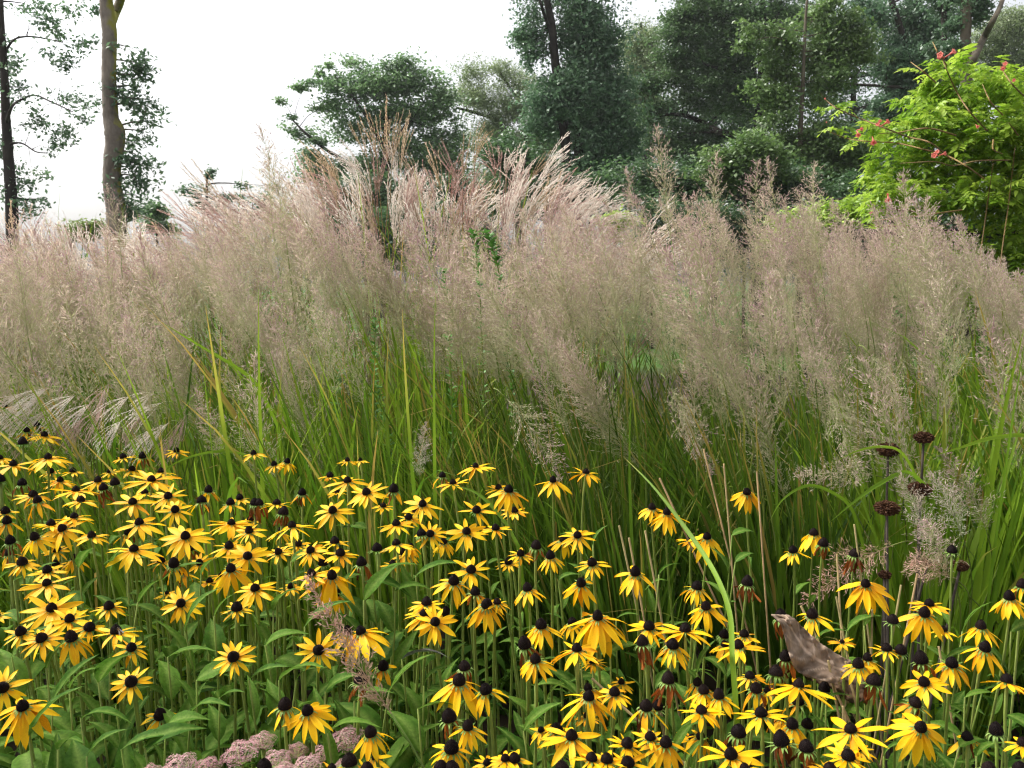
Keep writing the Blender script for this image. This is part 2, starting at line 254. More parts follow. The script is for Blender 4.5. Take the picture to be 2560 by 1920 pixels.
# ------------------------------------------------------------------ coneflowers: view, x, y of the cone, width across the petals, state, tilt to the viewer
FL = """A 415 480 390 F 5|A 115 540 330 F 5|A 195 350 90 B 0|A 230 250 120 h 0|A 385 290 280 f 0|A 0 490 200 f 0|A 190 700 150 W 0|A 630 600 170 f 0|A 520 680 280 f 0|A 845 680 300 F 3|A 890 740 220 W 0|A 990 695 90 B 0|A 655 760 380 F 5|A 1310 670 460 F 8|A 285 800 320 F 5|A 320 850 300 H 5|A 1450 815 340 F 28|A 1510 935 320 F 33|A 1145 865 400 F 18|A 1740 850 200 H 0|A 1250 785 200 f 0|A 700 850 300 F 0|A 45 945 220 F 15|A 60 1030 200 H 5|A 640 990 330 F 5|A 440 1050 300 F 5|A 530 1095 420 F 28|A 1200 1040 430 F 10|A 1600 1160 450 F 18|A 2000 1045 400 F 8|A 2150 1115 300 F 15|A 295 1170 300 D 10|A 790 1155 300 F 3|A 1155 1270 480 F 15|A 1980 1245 350 F 6|A 2140 1335 400 F 33|A 1500 1395 330 H 15|A 1720 1395 180 f 38|A 190 1385 300 F 14|A 405 1455 330 F 14|A 400 1565 440 F 24|A 1990 1440 370 D 20|A 485 1275 250 f 5|A 85 1200 150 W 0|A 1990 870 90 h 0|A 2200 870 180 W 0|A 2200 1610 430 F 30|A 75 1310 200 h 0|A 2190 450 220 f 0|A 1230 470 120 h 0|A 1060 480 200 f 0|A 5 670 100 B 0|A 40 40 170 f 0|A 310 200 110 h 0
B 790 680 400 F 8|B 950 780 370 F 24|B 400 785 140 h 0|B 1190 755 260 H 5|B 1440 885 400 F 22|B 660 940 390 F 24|B 240 950 200 W 0|B 180 875 270 F 0|B 25 875 150 W 0|B 2185 755 300 D 12|B 1895 560 340 f 0|B 1700 700 280 f 0|B 1610 640 130 h 0|B 1905 935 360 F 24|B 2070 1090 280 F 10|B 1320 1000 220 F 18|B 1210 1050 320 F 10|B 1425 1135 170 B 0|B 1505 1145 300 F 45|B 1820 1120 380 F 28|B 1620 1210 200 d 5|B 310 1070 380 F 5|B 680 1205 260 F 5|B 465 1285 300 F 20|B 190 1300 190 F 8|B 730 1305 310 F 18|B 1045 1260 200 B 0|B 1210 1220 320 F 10|B 910 1385 380 H 10|B 580 1390 100 b 0|B 475 1485 350 F 14|B 655 1500 480 D 26|B 1860 1450 380 F 23|B 1710 1545 330 D 20|B 1100 900 170 f 0|B 700 780 150 f 0|B 640 640 180 f 0|B 790 510 130 f 0|B 900 510 110 f 0|B 300 1600 180 f 5|B 1340 1250 150 d 0
C 355 680 310 d 5|C 640 610 320 f 0|C 20 940 250 f 5|C 1210 910 250 D 5|C 1340 955 320 D 10|C 2030 780 270 D 24|C 565 1155 330 F 38|C 450 1190 250 d 10|C 1685 1165 310 D 18|C 1540 1190 240 f 0|C 75 1315 200 F 18|C 210 1240 160 W 0|C 330 1330 230 D 5|C 690 1390 310 F 24|C 595 1565 320 D 24|C 130 1605 270 D 8|C 1065 1470 350 D 14|C 1600 1590 280 D 5|C 2035 1555 200 W 0
D 395 1130 290 D 5|D 215 1280 240 D 5|D 480 1220 190 W 0|D 750 1310 160 W 0|D 1590 1280 210 B 0
E 445 262 540 F 18|E 600 355 380 F 14|E 940 245 310 F 18|E 1560 225 370 F 33|E 2045 255 290 F 14|E 175 465 330 F 18|E 350 520 420 F 28|E 775 425 280 F 10|E 1000 455 400 F 15|E 610 510 350 D 14|E 1135 605 320 F 24|E 1130 900 380 F 42|E 2010 685 390 F 33|E 20 955 420 F 45|E 190 1105 470 D 22|E -30 320 180 F 8|E 1380 1180 100 h 20|E 1440 140 110 f 5
F 540 630 400 F 42|F 900 455 480 D 14|F 790 460 300 d 5|F 1475 210 320 F 8|F 1460 310 420 F 10|F 1550 385 400 F 38|F 1640 300 100 b 0|F 1895 120 280 H 10|F 1995 225 350 D 20|F 2085 210 200 F 10|F 1800 760 190 W 0|F 1755 880 460 D 12|F 1980 960 330 D 12|F 250 1090 290 H 5|F 440 1145 430 D 16|F 985 1330 340 D 10|F 910 870 200 W 0|F 1665 1190 280 W 0|F 1830 1280 280 D 10|F 1690 1460 380 D 12|F 805 1570 200 B 0|F 655 1650 250 F 0|F 960 1650 380 F 5|F 70 1620 350 H 5|F 1020 1560 150 d 0|F 1600 1630 130 B 0|F 1690 1640 130 B 0|F 2000 1600 230 f 5|F 2150 1560 230 F 8|F 700 130 300 d 14|F 1100 760 150 h 5
G 1675 245 320 D 18|G 250 400 340 D 12|G 520 380 250 d 5|G 740 330 560 D 14|G 1185 415 390 F 18|G 1495 440 510 F 0|G 1390 570 330 D 12|G 1125 550 330 W 0|G 105 565 240 W 0|G 200 700 330 D 15|G 560 610 460 F 4|G 700 720 230 f 5|G 2005 485 240 F 5|G 1955 580 480 F 8|G 1835 575 200 d 0|G 1350 870 230 W 0|G 655 950 230 d 0|G 665 1020 440 D 5|G 885 985 330 F 5|G 1655 965 280 D 8|G 1785 1010 280 D 8|G 1605 905 250 d 5|G 2055 845 250 F 3|G 2110 950 280 H 8|G 1635 1140 440 F 5|G 1160 1100 480 H 0|G 1255 1100 120 b 0|G 515 1360 590 F 12|G 385 1300 330 d 5|G 2150 1160 480 F -4|G 1000 1430 330 F 3|G 1195 1370 280 F 12|G 1330 1415 400 D 18|G 1960 1320 230 W 0|G 1890 1520 570 F 10|G 2010 1640 250 F 0|G 820 1560 400 F 0|G 1000 1590 440 F 8|G 690 1550 300 F 0|G 430 1640 150 B 0|G 1630 1370 240 d 10|G 20 1560 300 F 5|G 1835 490 100 b 0
H 845 50 460 D 15|H 380 310 330 D 8|H 110 330 130 W 0|H 1395 220 330 F 0|H 1355 300 370 D 18|H 1080 360 190 B 0|H 2085 160 330 D 3|H 1840 410 330 D 2|H 1880 600 330 D 10|H 1025 605 280 F 4|H 1150 620 200 B 0|H 860 690 250 d 2|H 780 740 290 D 6|H 915 880 250 W 0|H 1345 900 440 F 20|H 1590 730 360 D 6|H 1320 695 150 W 0|H 1280 1075 330 H 14|H 1325 1290 500 D 15|H 2065 880 400 F -9|H 150 680 150 W 0|H 70 805 230 W 0|H 265 920 640 F -2|H 110 1210 200 d 0|H 210 1260 330 D 10|H 345 1260 150 b 0|H 710 1300 680 F 2|H 110 1390 260 W 0|H 330 1450 200 W 0|H 695 1530 430 F 8|H 780 1470 240 f 3|H 535 1650 350 F 0|H 1970 1310 150 B 0|H 2200 1420 280 F 0|H 1915 1640 150 B 0|H 2180 1640 150 B 0|H 1720 1370 120 h 0|H 490 950 120 b 0|H 640 560 130 f 0|H 2195 60 110 h 0"""
DP_Y = [900, 1060, 1150, 1250, 1400, 1600, 1850, 1950]; DP_D = [2.35, 2.0, 1.75, 1.6, 1.4, 1.2, 1.0, .95]
flowers = []
for line in FL.split('\n'):
    for e in line.split('|'):
        w, x, y, wd, st, tl = e.split()
        px, py = wpx(w, float(x), float(y)); dim = st.islower(); st = st.upper()
        d = float(np.interp(py, DP_Y, DP_D))
        if px > 1500 and py < 1400: d *= 1.10
        flowers.append(dict(px=px, py=py, w=float(wd) / 3.456, st=st, dim=dim, tilt=float(tl), d=d * (1.09 if dim else 1)))
rx = random.Random(5)
for i in range(44):
    px, py = rx.uniform(0, 760), rx.uniform(1120, 1450)
    if i % 4 == 3: px, py = rx.uniform(800, 1300), rx.uniform(1180, 1500)
    if i % 6 == 5: px, py = rx.uniform(1350, 2450), rx.uniform(1560, 1860)
    if min(math.hypot(px - f['px'], py - f['py']) for f in flowers) < 22: continue
    flowers.append(dict(px=px, py=py, w=rx.uniform(48, 72), st=rx.choice('FFFFDH'), dim=True, tilt=rx.uniform(0, 14), d=float(np.interp(py, DP_Y, DP_D)) * 1.13))
LOOK = {'F': 'fresh yellow coneflower with spread petals', 'D': 'yellow coneflower with drooping petals', 'W': 'spent coneflower with shrivelled brown petals', 'B': 'bare black coneflower cone without petals', 'H': 'ragged coneflower with few ageing petals'}
def cell(f):
    c = sum(f['px'] > v for v in (330, 640, 960, 1280, 1600, 1920, 2240)); r = sum(f['py'] > v for v in (1190, 1330, 1480, 1640, 1790)); return r, c
ROW = ['back row', 'second row', 'third row', 'middle rows', 'front rows', 'bottom edge']
COLN = ['far left', 'left', 'mid left', 'left of centre', 'right of centre', 'mid right', 'right', 'far right']
from collections import defaultdict
ORD = ['first', 'second', 'third', 'fourth', 'fifth', 'sixth', 'seventh', 'eighth', 'ninth', 'tenth', 'eleventh', 'twelfth', 'thirteenth', 'fourteenth', 'fifteenth', 'sixteenth', 'seventeenth', 'eighteenth', 'nineteenth', 'twentieth']
bk = defaultdict(list)
for f in flowers: bk[(f['st'], f['dim']) + cell(f)].append(f)
for (st, dim, r, c), L_ in bk.items():
    L_.sort(key=lambda f: f['px'])
    base = LOOK[st].replace('fresh ', 'small ' if dim else 'fresh ')
    if dim and st != 'F': base = 'small ' + base
    for i, f in enumerate(L_):
        f['label'] = f"{base}, {ROW[r]}, {COLN[c]}" + (f", {ORD[i]} from left" if len(L_) > 1 else '')
def special(px, py, label):
    f = min(flowers, key=lambda f: (f['px'] - px) ** 2 + (f['py'] - py) ** 2); f['label'] = label; return f
SPEC = """H 710 1300=widest flat coneflower low on the right, cone like a dark thimble
H 265 920=wide flat coneflower just under the grey dead leaf
G 740 330=large drooping coneflower with broad skirt, tallest at lower centre
G 515 1360=broad flat coneflower at bottom centre with a cone close behind it
G 560 610=coneflower with one pale petal curled up over its cone
H 1325 1290=large drooping coneflower alone near the lower right corner
B 655 1500=large drooping coneflower facing the viewer above the leaves, centre left
F 900 455=drooping coneflower crossed by the bent russet grass plume
E 1000 455=coneflower with a small striped bee on its cone
E 1130 900=starry coneflower facing the viewer alone among the green leaves
F 540 630=starry coneflower facing the viewer just left of the bent plume
E 2010 685=starry tilted coneflower above the leaves over the pink sedum
F 250 1090=ragged coneflower with a few hanging petals above the pink sedum
F 440 1145=drooping coneflower above the pink sedum beside a ragged one
F 1665 1190=spent coneflower with long rust brown petals hanging in a skirt
G 1125 550=spent coneflower with green sepals and thin brown petals below them
D 1590 1280=bare black cone with pale green sepals below the dried seed heads
D 750 1310=spent black cone with a single brown petal before the lying plume
D 480 1220=spent black cone with dark brown petals, left of the lying plume
C 2030 780=lone coneflower standing against the dark green grass blades
C 565 1155=coneflower with petals raised behind its cone, before dark blades
G 1160 1100=ragged coneflower half yellow and half brown at the lower centre
E 190 1105=drooping coneflower in the lower left corner above broad leaves
E 20 955=orange coneflower cut by the left edge, facing the viewer
E 445 262=largest flat coneflower of the crowded left cluster
H 845 50=drooping coneflower with many petals above the grey dead leaf
B 1045 1260=large bare cone with green sepals, left of centre over broad leaves
B 1425 1135=large bare cone with green sepals against an upright petalled flower
B 1505 1145=coneflower with upright petals behind a bare cone"""
for ln in SPEC.split('\n'):
    k, lab = ln.split('='); w, x, y = k.split(); px, py = wpx(w, float(x), float(y)); special(px, py, lab)
UP = Vector((0, 0, 1)); flower_xyz = []
for f in flowers:
    c = at(f['px'], f['py'], f['d']); d = f['d']; st = f['st']
    tocam = Vector((-c.x * .6, -c.y, 0)).normalized()
    ax = (UP + tocam * math.tan(R(f['tilt'] + random.gauss(0, 3))) + Vector((random.gauss(-.02, .11), random.gauss(0, .06), 0))).normalized()
    rc = {'F': .0094, 'D': .0100, 'H': .0104, 'W': .0108, 'B': .0108}[st] * random.uniform(.82, 1.0)
    if st in 'FD': rc = min(rc, f['w'] * d / F * .20)
    if f['dim']: rc *= .95
    cm = random.choice(CONE['young'] if st == 'F' else CONE['old']); hc = rc * (1.22 if st == 'F' else 1.42)
    hb = c - ax * hc * .5
    base = Vector((hb.x + random.gauss(.015, .03), hb.y + random.gauss(.02, .03), 0))
    rt = root('coneflower', base, f['label'], 'flower', 'coneflowers in the flower bed')
    Mh = Matrix.Translation(hb) @ frame(ax)
    part(rt, 'cone', cm, Mh @ Matrix.Rotation(random.uniform(0, 6.28), 4, 'Z') @ Matrix.Scale(rc, 4))
    part(rt, 'calyx', CALYX[0] if st == 'F' else random.choice(CALYX), Mh @ Matrix.Rotation(random.uniform(0, 6.28), 4, 'Z') @ Matrix.Scale(rc * .95, 4))
    neck = hb - ax * rc * .4
    P = bez(base, base + Vector((random.gauss(0, .02), random.gauss(0, .02), neck.z * .4)), neck - ax * .13, neck, 11)
    V, Fc = tube(P, [.0031, .0027, .0022, .0022], 6)
    part(rt, 'stem', mesh('stem', V, Fc, M_stem))
    Rt = f['w'] * d / F / 2
    n = {'F': random.choice([11, 12, 12, 13, 13, 14, 15]), 'D': random.choice([11, 12, 13, 14]), 'W': random.choice([4, 5, 6, 7, 8]), 'B': 0, 'H': random.choice([6, 7, 8, 9])}[st]
    droop0 = {'F': R(random.uniform(3, 14)), 'D': R(random.uniform(32, 46)), 'W': R(72), 'B': 0, 'H': R(38)}[st]
    Lp = {'F': max(.018, (Rt - rc * .7) / math.cos(droop0) / .97), 'D': max(.024, (Rt - rc * .6) / math.cos(droop0) / .9), 'W': random.uniform(.022, .032), 'B': 0, 'H': max(.026, (Rt - rc * .6) / math.cos(droop0) * .95)}[st]
    Lp = min(Lp * (1.07 if st == 'F' else 1.06), .062)
    ph0 = random.uniform(0, 6.28)
    for i in range(n):
        if st == 'H' and random.random() < .1: continue
        if st in 'FD' and random.random() < .05: continue
        ph = ph0 + i * 2 * math.pi / n + random.gauss(0, .09)
        dr = droop0 + random.gauss(0, R(6 if st == 'F' else 9)); L = Lp * random.uniform(.88, 1.07); wd = random.uniform(.85, 1.15)
        me = random.choice(PETAL)
        if st in 'FD' and random.random() < (.12 if f['px'] > 1280 else .06): me = random.choice(PETALOLD)
        if st == 'W': me = random.choice(PETALDRY); dr += random.gauss(0, R(12)); wd = random.uniform(.8, 1.6)
        if st == 'H':
            k = random.random()
            if k < .35: me = random.choice(PETALDRY); dr += R(25); L *= .9
            elif k < .65: me = random.choice(PETALOLD)
        if st == 'F': dr += random.choice([0, 0, 0, 0, R(14), R(-10)])
        part(rt, 'petal', me, Mh @ Matrix.Rotation(ph, 4, 'Z') @ Matrix.Translation((rc * .72, 0, -.0006 - .0012 * (i % 2))) @ Matrix.Rotation(dr, 4, 'Y') @ Matrix.Rotation(random.gauss(0, .2), 4, 'X') @ Matrix.Diagonal((L, L * wd * .9, L, 1)))
    for i in range(random.choice([2, 2, 3, 3, 4])):
        t = random.uniform(.3, .82); p = Vector(P[int(t * 11)])
        part(rt, 'leaf', random.choice(LEAF), leaf_M(p, random.uniform(0, 6.28), R(random.uniform(-5, 55)), random.uniform(.045, .09) * (1.2 - .5 * t), random.gauss(0, .3)))
    flower_xyz.append((c, ax, rc, hc, Mh, f))
# ------------------------------------------------------------------ leafy shoots between the flowers
def shoot(px, py, d, n, size, label, dryleaf=False, up=R(38)):
    top = at(px, py, d); base = Vector((top.x + random.gauss(0, .03), top.y + random.gauss(.02, .03), 0))
    rt = root('leafy_shoot', base, label, 'plant', 'leafy shoots in the flower bed')
    P = bez(base, base + Vector((0, 0, top.z * .4)), top - Vector((random.gauss(0, .02), 0, top.z * .3)), top, 9)
    V, Fc = tube(P, [.0028, .0022, .0012], 6); part(rt, 'stem', mesh('stem', V, Fc, M_stem))
    for i in range(n):
        t = 1 - .72 * (i / n) ** 1.2; p = Vector(P[min(9, int(t * 9))])
        me = LEAFDRY if dryleaf and i == 0 else random.choice(LEAF[:4])
        o = part(rt, 'leaf', me, leaf_M(p, i * 2.4 + random.uniform(-.4, .4), up * random.uniform(.1, 1.2) * (1.3 if i < 2 else 1), size * random.uniform(.7, 1.15) * (1 if i else .8), random.gauss(0, .25)))
        if me is LEAFDRY: o['label'] = 'purple grey blotched leaf'
SH = [(z[0], z[1]) for z in [wpx('E', *p) for p in [(700, 1230), (1430, 1300), (1650, 1180), (450, 1100), (850, 920), (1190, 230), (1700, 900), (600, 980), (1000, 1120), (250, 1400), (1250, 1480), (950, 700), (1450, 700), (400, 800), (1900, 1050), (2150, 900), (100, 700), (1050, 1500), (750, 1560), (1600, 480), (1850, 350), (500, 1500)]]]
SH += [wpx('F', *p) for p in [(150, 300), (420, 440), (930, 60), (930, 210), (1260, 720), (200, 900), (600, 1000), (1450, 950), (620, 1360), (350, 900), (1200, 130), (80, 600), (850, 1080), (1400, 1150), (1150, 1000)]]
SH += [wpx('G', *p) for p in [(900, 370), (300, 1080), (100, 1340), (1450, 1330), (1400, 1500), (850, 650), (1150, 700), (1600, 840), (1500, 1600), (600, 800), (200, 950)]]
SH += [wpx('H', *p) for p in [(680, 480), (830, 430), (1700, 1050), (1680, 480), (1530, 720), (1650, 1480), (2100, 480), (500, 1080), (1200, 1000), (1800, 1560), (1850, 1000), (400, 560), (1000, 1560)]]
SH += [wpx('A', *p) for p in [(1740, 1500), (680, 1450), (120, 1560), (950, 1500), (1400, 1560), (1100, 1450), (300, 1540)]] + [wpx('B', *p) for p in [(1000, 1580), (1380, 1520), (300, 1400), (700, 1580)]] + [wpx('C', *p) for p in [(1930, 1400), (1270, 1510), (1900, 1170), (700, 1250), (400, 1560)]]
SH.sort()
for i, (px, py) in enumerate(SH):
    left = px < 1050; d = float(np.interp(py, DP_Y, DP_D)) + (.06 if left else .10)
    rr = sum(py > v for v in (1500, 1640, 1780))
    lab = f"{'broad' if left else 'dark'} leaved green shoot {['behind the middle flowers', 'halfway down the bed', 'low among the front flowers', 'at the bottom edge'][rr]}"
    near = [q for q in SH if sum(q[1] > v for v in (1500, 1640, 1780)) == rr and (q[0] < 1050) == left]
    k = near.index((px, py)); lab += f", {ORD[k]} from left"
    isdry = abs(px - wpx('F', 1260, 720)[0]) < 2 and abs(py - wpx('F', 1260, 720)[1]) < 2
    if isdry: lab = 'shoot with one purple grey blotched leaf, right of the bent plume'
    shoot(px, py, d, random.choice([6, 7, 8, 9]), random.uniform(.075, .115) if left else random.uniform(.055, .085), lab, isdry)
# dense low leaves under the flowers, nobody could count them
def undergrowth(n):
    d = RS.uniform(.55, 2.35, n); x = RS.uniform(-1, 1, n) * (d * .72 + .2); left = np.clip(.5 - x / d * 1.6, 0, 1)
    z = RS.beta(1.25, 1.5, n) * (.29 + .22 * left * np.clip(1.6 - d * .5, .4, 1)) + .03
    z *= np.clip((2.5 - d) * 2, .3, 1)
    vs, fs, tt = [], [], []; off = 0
    for k, (v, f, a) in enumerate(LEAFA):
        v = v[:, :]; idx = np.where(RS.randint(0, 5, n) == k)[0]
        az = RS.uniform(0, 6.28, len(idx)); el = RS.uniform(-.5, 1.1, len(idx)); ro = RS.normal(0, .35, len(idx))
        Rm = np.array([np.array((Matrix.Rotation(a_, 3, 'Z') @ Matrix.Rotation(-e_, 3, 'Y') @ Matrix.Rotation(r_, 3, 'X'))) for a_, e_, r_ in zip(az, el, ro)])
        V, Fc = scatter(v, f, Rm, RS.uniform(.03, .08, len(idx)), np.stack([x[idx], d[idx], z[idx]], 1))
        vs.append(V); fs.append(Fc + off); off += len(V); tt.append(np.repeat(RS.rand(len(idx)), len(v)))
    me = mesh('undergrowth', np.concatenate(vs), np.concatenate(fs), M_under, {'tint': np.concatenate(tt)})
    o = bpy.data.objects.new('undergrowth', me); col.objects.link(o)
    setp(o, 'dense mass of low green leaves filling the bed under the coneflowers', 'undergrowth', None, 'stuff')
undergrowth(6200)
# ------------------------------------------------------------------ bee on its cone
fb = min(zip(flower_xyz, flowers), key=lambda q: (q[1]['px'] - wpx('E', 1000, 455)[0]) ** 2 + (q[1]['py'] - wpx('E', 1000, 455)[1]) ** 2)[0]
def ellip(mb, c, r, band, axis=Matrix.Identity(3), ns=12, nr=8):
    V = []; B = []
    for i in range(nr + 1):
        a = math.pi * i / nr
        for k in range(ns):
            b = 2 * math.pi * k / ns; p = axis @ Vector((r[0] * math.cos(a), r[1] * math.sin(a) * math.cos(b), r[2] * math.sin(a) * math.sin(b))); V.append(Vector(c) + p); B.append(band(i / nr))
    mb.add([tuple(v) for v in V], [(i * ns + k, i * ns + (k + 1) % ns, (i + 1) * ns + (k + 1) % ns, (i + 1) * ns + k) for i in range(nr) for k in range(ns)], band=B)
mb = MB(); ellip(mb, (0, 0, 0), (.0022, .0019, .0019), lambda t: .55); ellip(mb, (.0029, 0, -.0003), (.0011, .0013, .0012), lambda t: 0.05)
ellip(mb, (-.0048, 0, -.0006), (.0036, .0022, .0020), lambda t: 1.0 if int(t * 9) % 2 else .1)
bc = fb[0] + Vector((fb[2] * .78, -fb[2] * .62, .0005))
Mb = Matrix.Translation(bc) @ Matrix.Rotation(R(-35), 4, 'Z') @ Matrix.Rotation(R(-52), 4, 'Y') @ Matrix.Rotation(math.pi, 4, 'Z') @ Matrix.Rotation(R(115), 4, 'Y') if False else Matrix.Translation(bc) @ frame(Vector((.6, -.75, .35)), Vector((-.55, .1, .85)))
bee = root('bee', bc, 'small striped bee sitting on a coneflower cone in the left cluster', 'bee')
part(bee, 'body', mb.build('body', M_bee), Mb)
for s in (-1, 1):
    V = [(.0005, s * .0008, .0017), (-.003, s * .0028, .0027), (-.0066, s * .0036, .0025), (-.0072, s * .0022, .0022), (-.003, s * .0006, .0022)]
    V2 = V + [(x, y, z + .0001) for x, y, z in V]
    part(bee, 'wing', mesh('wing', V2, [(0, 1, 2, 3, 4), (9, 8, 7, 6, 5)], M_wing), Mb)
    for k in (-1, 0, 1):
        V, Fc = tube([(k * .0011, s * .0012, -.0008), (k * .0022, s * .0030, -.0014), (k * .0026, s * .0034, -.0034)], .0002, 4); part(bee, 'leg', mesh('leg', V, Fc, M_bee), Mb)
# ------------------------------------------------------------------ pink sedum heads
def sedum_mesh(seed):
    rs = np.random.RandomState(seed); mb = []; n = 900
    star = np.array([(0, 0, .15)] + [((1 if k % 2 == 0 else .32) * math.cos(k * math.pi / 5), (1 if k % 2 == 0 else .32) * math.sin(k * math.pi / 5), .35 if k % 2 == 0 else 0) for k in range(10)])
    sf = np.array([(0, 1 + k, 1 + (k + 1) % 10) for k in range(10)])
    a = np.arange(n) * 2.39996; r = np.sqrt((np.arange(n) + .5) / n); lump = .13 * np.sin(r * 9 + 2 * np.sin(a * 3)) + .09 * rs.randn(n)
    P = np.stack([r * np.cos(a), r * np.sin(a), .40 * (1 - r ** 2.4) + lump * .5], 1)
    z = np.stack([P[:, 0] * .8, P[:, 1] * .8, .7 * np.ones(n)], 1) + rs.randn(n, 3) * .25; z /= np.linalg.norm(z, axis=1)[:, None]
    x = rs.randn(n, 3); x -= z * (x * z).sum(1)[:, None]; x /= np.linalg.norm(x, axis=1)[:, None]
    V, Fc = scatter(star, sf, np.stack([x, np.cross(z, x), z], 2), rs.uniform(.040, .066, n), P * np.stack([1 + .13 * np.sin(5 * a + seed), 1 + .13 * np.sin(5 * a + seed), np.ones(n)], 1))
    return mesh('flower_head', V, Fc, M_sedum, {'tint': np.repeat(rs.rand(n), 11), 'low': np.repeat((rs.rand(n) > .82) * .8, 11)}, smooth=False)
SED = [sedum_mesh(1), sedum_mesh(2), sedum_mesh(3)]
SD = [('E', 2080, 1470, 340, 1.02, 'pale pink sedum head under the ragged drooping coneflower'), ('E', 1560, 1590, 330, 1.0, 'leftmost large pink sedum head at the bottom edge'), ('E', 1790, 1600, 240, 1.0, 'pink sedum head touching the leftmost large one'), ('E', 1300, 1650, 200, .98, 'small pink sedum head half cut by the bottom edge, farthest left'),
      ('F', 60, 1375, 230, 1.06, 'pink sedum head below two drooping coneflowers'), ('F', 780, 1350, 310, 1.12, 'shaded pink sedum head behind the green leaf'), ('F', 180, 1540, 260, 1.0, 'pink sedum head left of the long bare stem at the bottom'), ('F', 440, 1590, 270, .99, 'rounded pink sedum head right of the long bare stem'),
      ('F', 350, 1465, 200, 1.08, 'small sedum head tucked behind two rounded ones'), ('F', 570, 1490, 220, 1.10, 'dull sedum head in shade, low left of centre'), ('F', 750, 1590, 160, 1.03, 'small sedum head beside the bare cone at the bottom'), ('F', 250, 1650, 260, .97, 'sedum head cut by the bottom edge')]
for w, x, y, wd, d, lab in SD:
    px, py = wpx(w, x, y); c = at(px, py + 8, d); r = wd / 3.456 * d / F / 2
    base = Vector((c.x + random.gauss(0, .02), c.y + .03, 0)); rt = root('sedum', base, lab, 'sedum', 'pink sedum heads at the bottom')
    M = Matrix.Translation(c - Vector((0, 0, r * .25))) @ frame(Vector((random.gauss(0, .12), -.25, 1)))
    part(rt, 'flower_head', random.choice(SED), M @ Matrix.Rotation(random.uniform(0, 6), 4, 'Z') @ Matrix.Scale(r, 4))
    n0 = c - Vector((0, 0, r * .9)); P = bez(base, base + Vector((0, 0, .3)), n0 - Vector((0, -.02, .12)), n0, 8)
    V, Fc = tube(P, [.004, .003], 6); part(rt, 'stem', mesh('stem', V, Fc, M_stem))
    mb = MB()
    for k in range(9):
        a = k * .7; e = Vector((math.cos(a) * r * .75, math.sin(a) * r * .75, r * .55)); V, Fc = tube([n0, n0 + e * .5 + Vector((0, 0, -r * .05)), n0 + e], [.0016, .001], 4); mb.add(V, Fc)
    part(rt, 'flower_stalks', mb.build('flower_stalks', M_stem))
    for k in range(5):
        part(rt, 'leaf', random.choice(LEAF), leaf_M(Vector(P[4 + k % 4]), k * 2.4, .5, .05))
# ------------------------------------------------------------------ dried round seed heads
def allium_mesh(seed, n=420):
    rs = np.random.RandomState(seed); z = rs.uniform(-1, 1, n); a = rs.uniform(0, 6.28, n); s = np.sqrt(1 - z * z)
    D = np.stack([s * np.cos(a), s * np.sin(a), z], 1); x = rs.randn(n, 3); x -= D * (x * D).sum(1)[:, None]; x /= np.linalg.norm(x, axis=1)[:, None]
    b = np.array([(0, 0, -.45), (.10, 0, .0), (0, .10, .0), (-.10, 0, .02), (0, -.10, .0), (.07, .03, .22), (-.07, .02, .2)]); f = np.array([(0, 1, 2), (0, 2, 3), (0, 3, 4), (0, 4, 1), (1, 5, 2), (3, 6, 4), (2, 5, 3), (1, 6, 4)])
    V, Fc = scatter(b, f, np.stack([x, np.cross(D, x), D], 2), rs.uniform(.8, 1.35, n), D * rs.uniform(.66, .92, n)[:, None])
    V *= np.array([1, 1, .62]); mb = MB(); mb.add(V, Fc, tint=np.repeat(rs.rand(n), 7))
    m2 = MB(); ellip(m2, (0, 0, 0), (.66, .66, .44), lambda t: 0); mb.add(m2.V[0], m2.F, tint=0)
    return mb.build('seed_head', M_allium, smooth=False)
AL = [allium_mesh(1), allium_mesh(2)]
ALL = [(1345, 325, 185, 2.0, (1325, 690), 'topmost dried brown seed head on a bare grey stem'), (1040, 430, 215, 2.06, (1025, 860), 'dark dried seed head half hidden by beige plumes'), (1310, 770, 225, 1.9, (1300, 1600), 'dried brown seed head directly under the topmost one'), (1030, 935, 235, 1.85, (1030, 1300), 'flat wide dried seed head left of the others on a thick stem'),
       (1660, 1430, 165, 1.8, (1600, 1700), 'low dried seed head behind the bare cone with green sepals'), (1380, 1400, 120, 1.86, (1300, 1700), 'low dark seed head tucked behind a small plume'), (1010, 1510, 130, 1.84, (1010, 1700), 'lowest dried seed head behind the lying plume')]
for x, y, wd, d, (sx, sy), lab in ALL:
    px, py = wpx('D', x, y); c = at(px, py, d); r = wd / 3.456 * d / F / 2; q = at(*wpx('D', sx, sy), d); dirv = (q - c).normalized(); base = c + dirv * (c.z / -dirv.z)
    rt = root('dried_seed_head', base, lab, 'seed head', 'dried seed heads on bare stems')
    part(rt, 'seed_head', random.choice(AL), Matrix.Translation(c) @ Matrix.Rotation(random.uniform(0, 6), 4, 'Z') @ Matrix.Scale(r * .9, 4))
    V, Fc = tube(bez(base, base + (c - base) * .35 + Vector((.004, 0, 0)), base + (c - base) * .7, c - Vector((0, 0, r * .3)), 10), [.0034, .0028], 8); part(rt, 'stem', mesh('stem', V, Fc, M_alstem))
